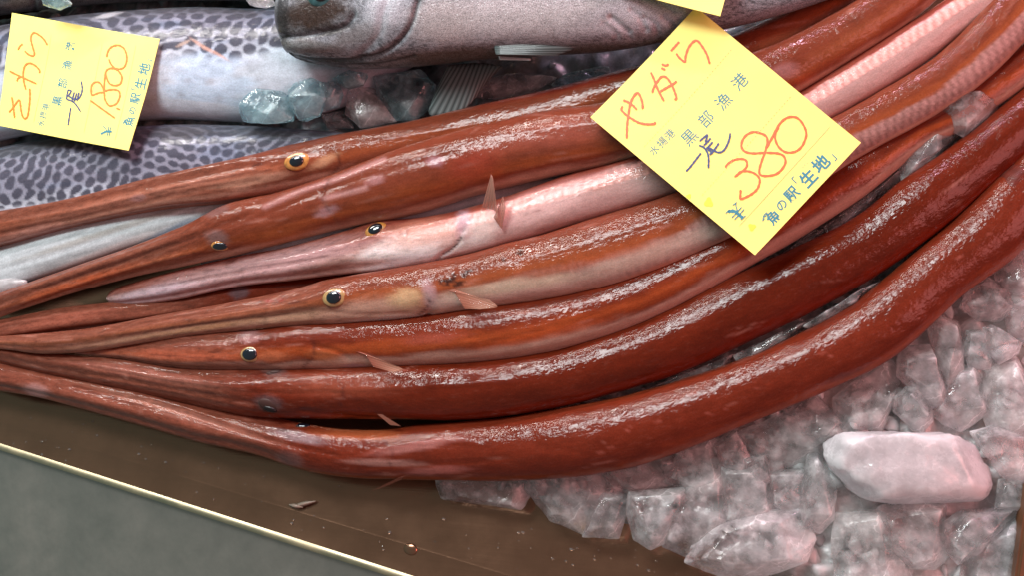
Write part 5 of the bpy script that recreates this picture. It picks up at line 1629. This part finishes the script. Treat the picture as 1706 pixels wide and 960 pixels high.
bl1 = [
    ZL(0, 120, [(850, 425), (835, 530), (822, 635)]),
    ZL(0, 120, [(812, 212), (804, 270), (798, 325)]),
    ZL(0, 120, [(798, 325), (870, 350), (920, 400), (967, 472)]),
    ZL(0, 120, [(812, 212), (850, 226), (815, 290)]),
    ZL(0, 120, [(815, 285), (858, 302)]),
    ZL(0, 120, [(965, 105), (980, 180), (975, 250), (945, 310), (900, 322), (850, 308)]),
    ZL(0, 120, [(888, 238), (862, 350)]),
    ZL(0, 120, [(918, 250), (890, 350)]),
    ZL(0, 120, [(945, 240), (922, 345)]),
]
ribbons(k1, 'pen_writing', bl1, 2.3, M_BLUE_INK, 0.18)
A1 = 77
pr1 = [('水', 70.3, 205.8, 11, A1, 0.008), ('揚', 73.9, 191.9, 12, A1, 0.008), ('港', 78, 178.4, 12, A1, 0.008),
       ('黒', 97, 167.8, 16, A1, 0.014), ('部', 104.8, 138.2, 16, A1, 0.008), ('漁', 111.8, 107.2, 16, A1, 0.014), ('港', 116.8, 76.3, 16, A1, 0.014),
       ('¥', 180, 218.5, 20, A1, 0.016),
       ('魚', 218, 203, 17, A1, 0.016), ('の', 222.3, 184.7, 12, A1, 0.016), ('駅', 226.5, 163.6, 18, A1, 0.016), ('「', 222.3, 147.4, 8, A1, 0.014),
       ('生', 234.4, 138.8, 19, A1, 0.016), ('地', 240.7, 114.9, 20, A1, 0.016), ('」', 250.5, 101.5, 8, A1, 0.014)]
glyphs(k1, 'landing_text', pr1[:3], M_TEAL_INK)
glyphs(k1, 'port_name', pr1[3:7], M_TEAL_INK)
ye1 = ribbons(k1, 'yen_sign', [ZL(0, 120, [(1212, 742), (1282, 712), (1348, 714)])], 3.6, M_TEAL_INK, 0.12)
thin(ye1, [ZL(0, 120, [(1240, 642), (1268, 672), (1286, 706)]), ZL(0, 120, [(1306, 655), (1296, 765)]), ZL(0, 120, [(1328, 658), (1318, 768)])], 1.3, k1)
glyphs(k1, 'shop_name', pr1[8:], M_TEAL_INK)
ribbons(k1, 'fish_emblem', [[(208, 208), (209, 203), (212, 200)], [(209, 205), (213, 204)]], 1.3, M_TEAL_INK, 0.12)
for ln in ([(86, 58), (58, 205)], [(170, 72), (142, 222)], [(227, 75), (195, 236)]):
    ribbons(k1, 'ruled_line', [ln], 0.6, M_LINE_INK, 0.12)

# ------------------------------------------------------------------ small things on the steel
V, F = [], []
for kk, (x0, y0, x1, y1) in enumerate(((486, 846, 526, 836), (482, 842, 505, 846))):
    a, b = P1(x0, y0, 0.6 + kk * 0.5), P1(x1, y1, 1.8)
    d = (b - a); s_ = np.cross(d, Zup); s_ /= np.linalg.norm(s_)
    b0 = len(V)
    for t in np.linspace(0, 1, 12):
        w = 0.0011 * math.sin(math.pi * min(max(t, 0.08), 0.95)) + 0.0003
        c = a + d * t + Zup * 0.0012 * math.sin(t * 3)
        V += [c + s_ * w, c + Zup * w * 0.9, c - s_ * w, c - Zup * w * 0.5]
    for i in range(11):
        for j in range(4):
            F.append((b0 + i * 4 + j, b0 + i * 4 + (j + 1) % 4, b0 + (i + 1) * 4 + (j + 1) % 4, b0 + (i + 1) * 4 + j))
tag_obj(link_mesh('fin_scrap', V, F, M_BONE), 'torn sliver of pale fin lying on the bare steel', 'scrap')

V, F = [], []
for k in range(80):
    x = rng.uniform(5, 1150)
    yl = 744 + 0.322 * x
    yt = np.interp(x, [0, 240, 430, 600, 740, 900, 1150], [660, 715, 765, 800, 845, 880, 930])
    if yt > yl - 10:
        continue
    y = rng.uniform(yt, min(yl - 8, 958))
    zt = 0.3 if y < 704 + 0.303 * x else 0.3 + 0.9 * min(1, (y - 704 - 0.303 * x) / 40.0)
    r0 = rng.choice([0.0003, 0.0005, 0.0007, 0.001], p=[.4, .35, .18, .07])
    v, f = dome(P1(x, y, zt), Zup, cdir, r0 * rng.uniform(1, 2.0), r0, r0 * 0.55, 4, 10, 0.001)
    b0 = len(V)
    V += list(v); F += [tuple(i + b0 for i in ff) for ff in f]
m_w, nt_w, b_w = new_mat('water')
b_w.inputs['Transmission Weight'].default_value = 0.9
b_w.inputs['Roughness'].default_value = 0.03
b_w.inputs['IOR'].default_value = 1.33
b_w.inputs['Base Color'].default_value = (0.95, 0.95, 0.95, 1)
tag_obj(link_mesh('water_drops', V, F, m_w), 'scattered small water drops on the bare steel', 'water', None, 'stuff')

# the brown edge that closes the ice at the bottom right corner
bm = bmesh.new()
pa, pb = P1(1706, 838, 38), P1(1686, 975, 36)
dd = (pb - pa) / np.linalg.norm(pb - pa)
pa = pa - dd * 0.01; pb = pb + dd * 0.12
sd = np.cross(dd, Zup); sd = sd if sd[0] > 0 else -sd
q = []
for p in (pa, pb):
    for (a, b) in ((0, -0.03), (0.012, -0.03), (0.012, 0.004), (0, 0.004)):
        q.append(bm.verts.new(p + sd * a + Zup * b))
for f in ((0, 1, 2, 3), (7, 6, 5, 4), (0, 4, 5, 1), (1, 5, 6, 2), (2, 6, 7, 3), (3, 7, 4, 0)):
    bm.faces.new([q[i] for i in f])
bmesh.ops.recalc_face_normals(bm, faces=bm.faces)
bmesh.ops.bevel(bm, geom=list(bm.edges), offset=0.0015, segments=3, affect='EDGES')
me = bpy.data.meshes.new('wooden_edge')
bm.to_mesh(me); bm.free()
me.materials.append(M_WOOD)
o = bpy.data.objects.new('wooden_edge', me)
COL.objects.link(o)
tag_obj(o, 'brown wooden edge closing the ice at the bottom right corner', 'wooden edge')
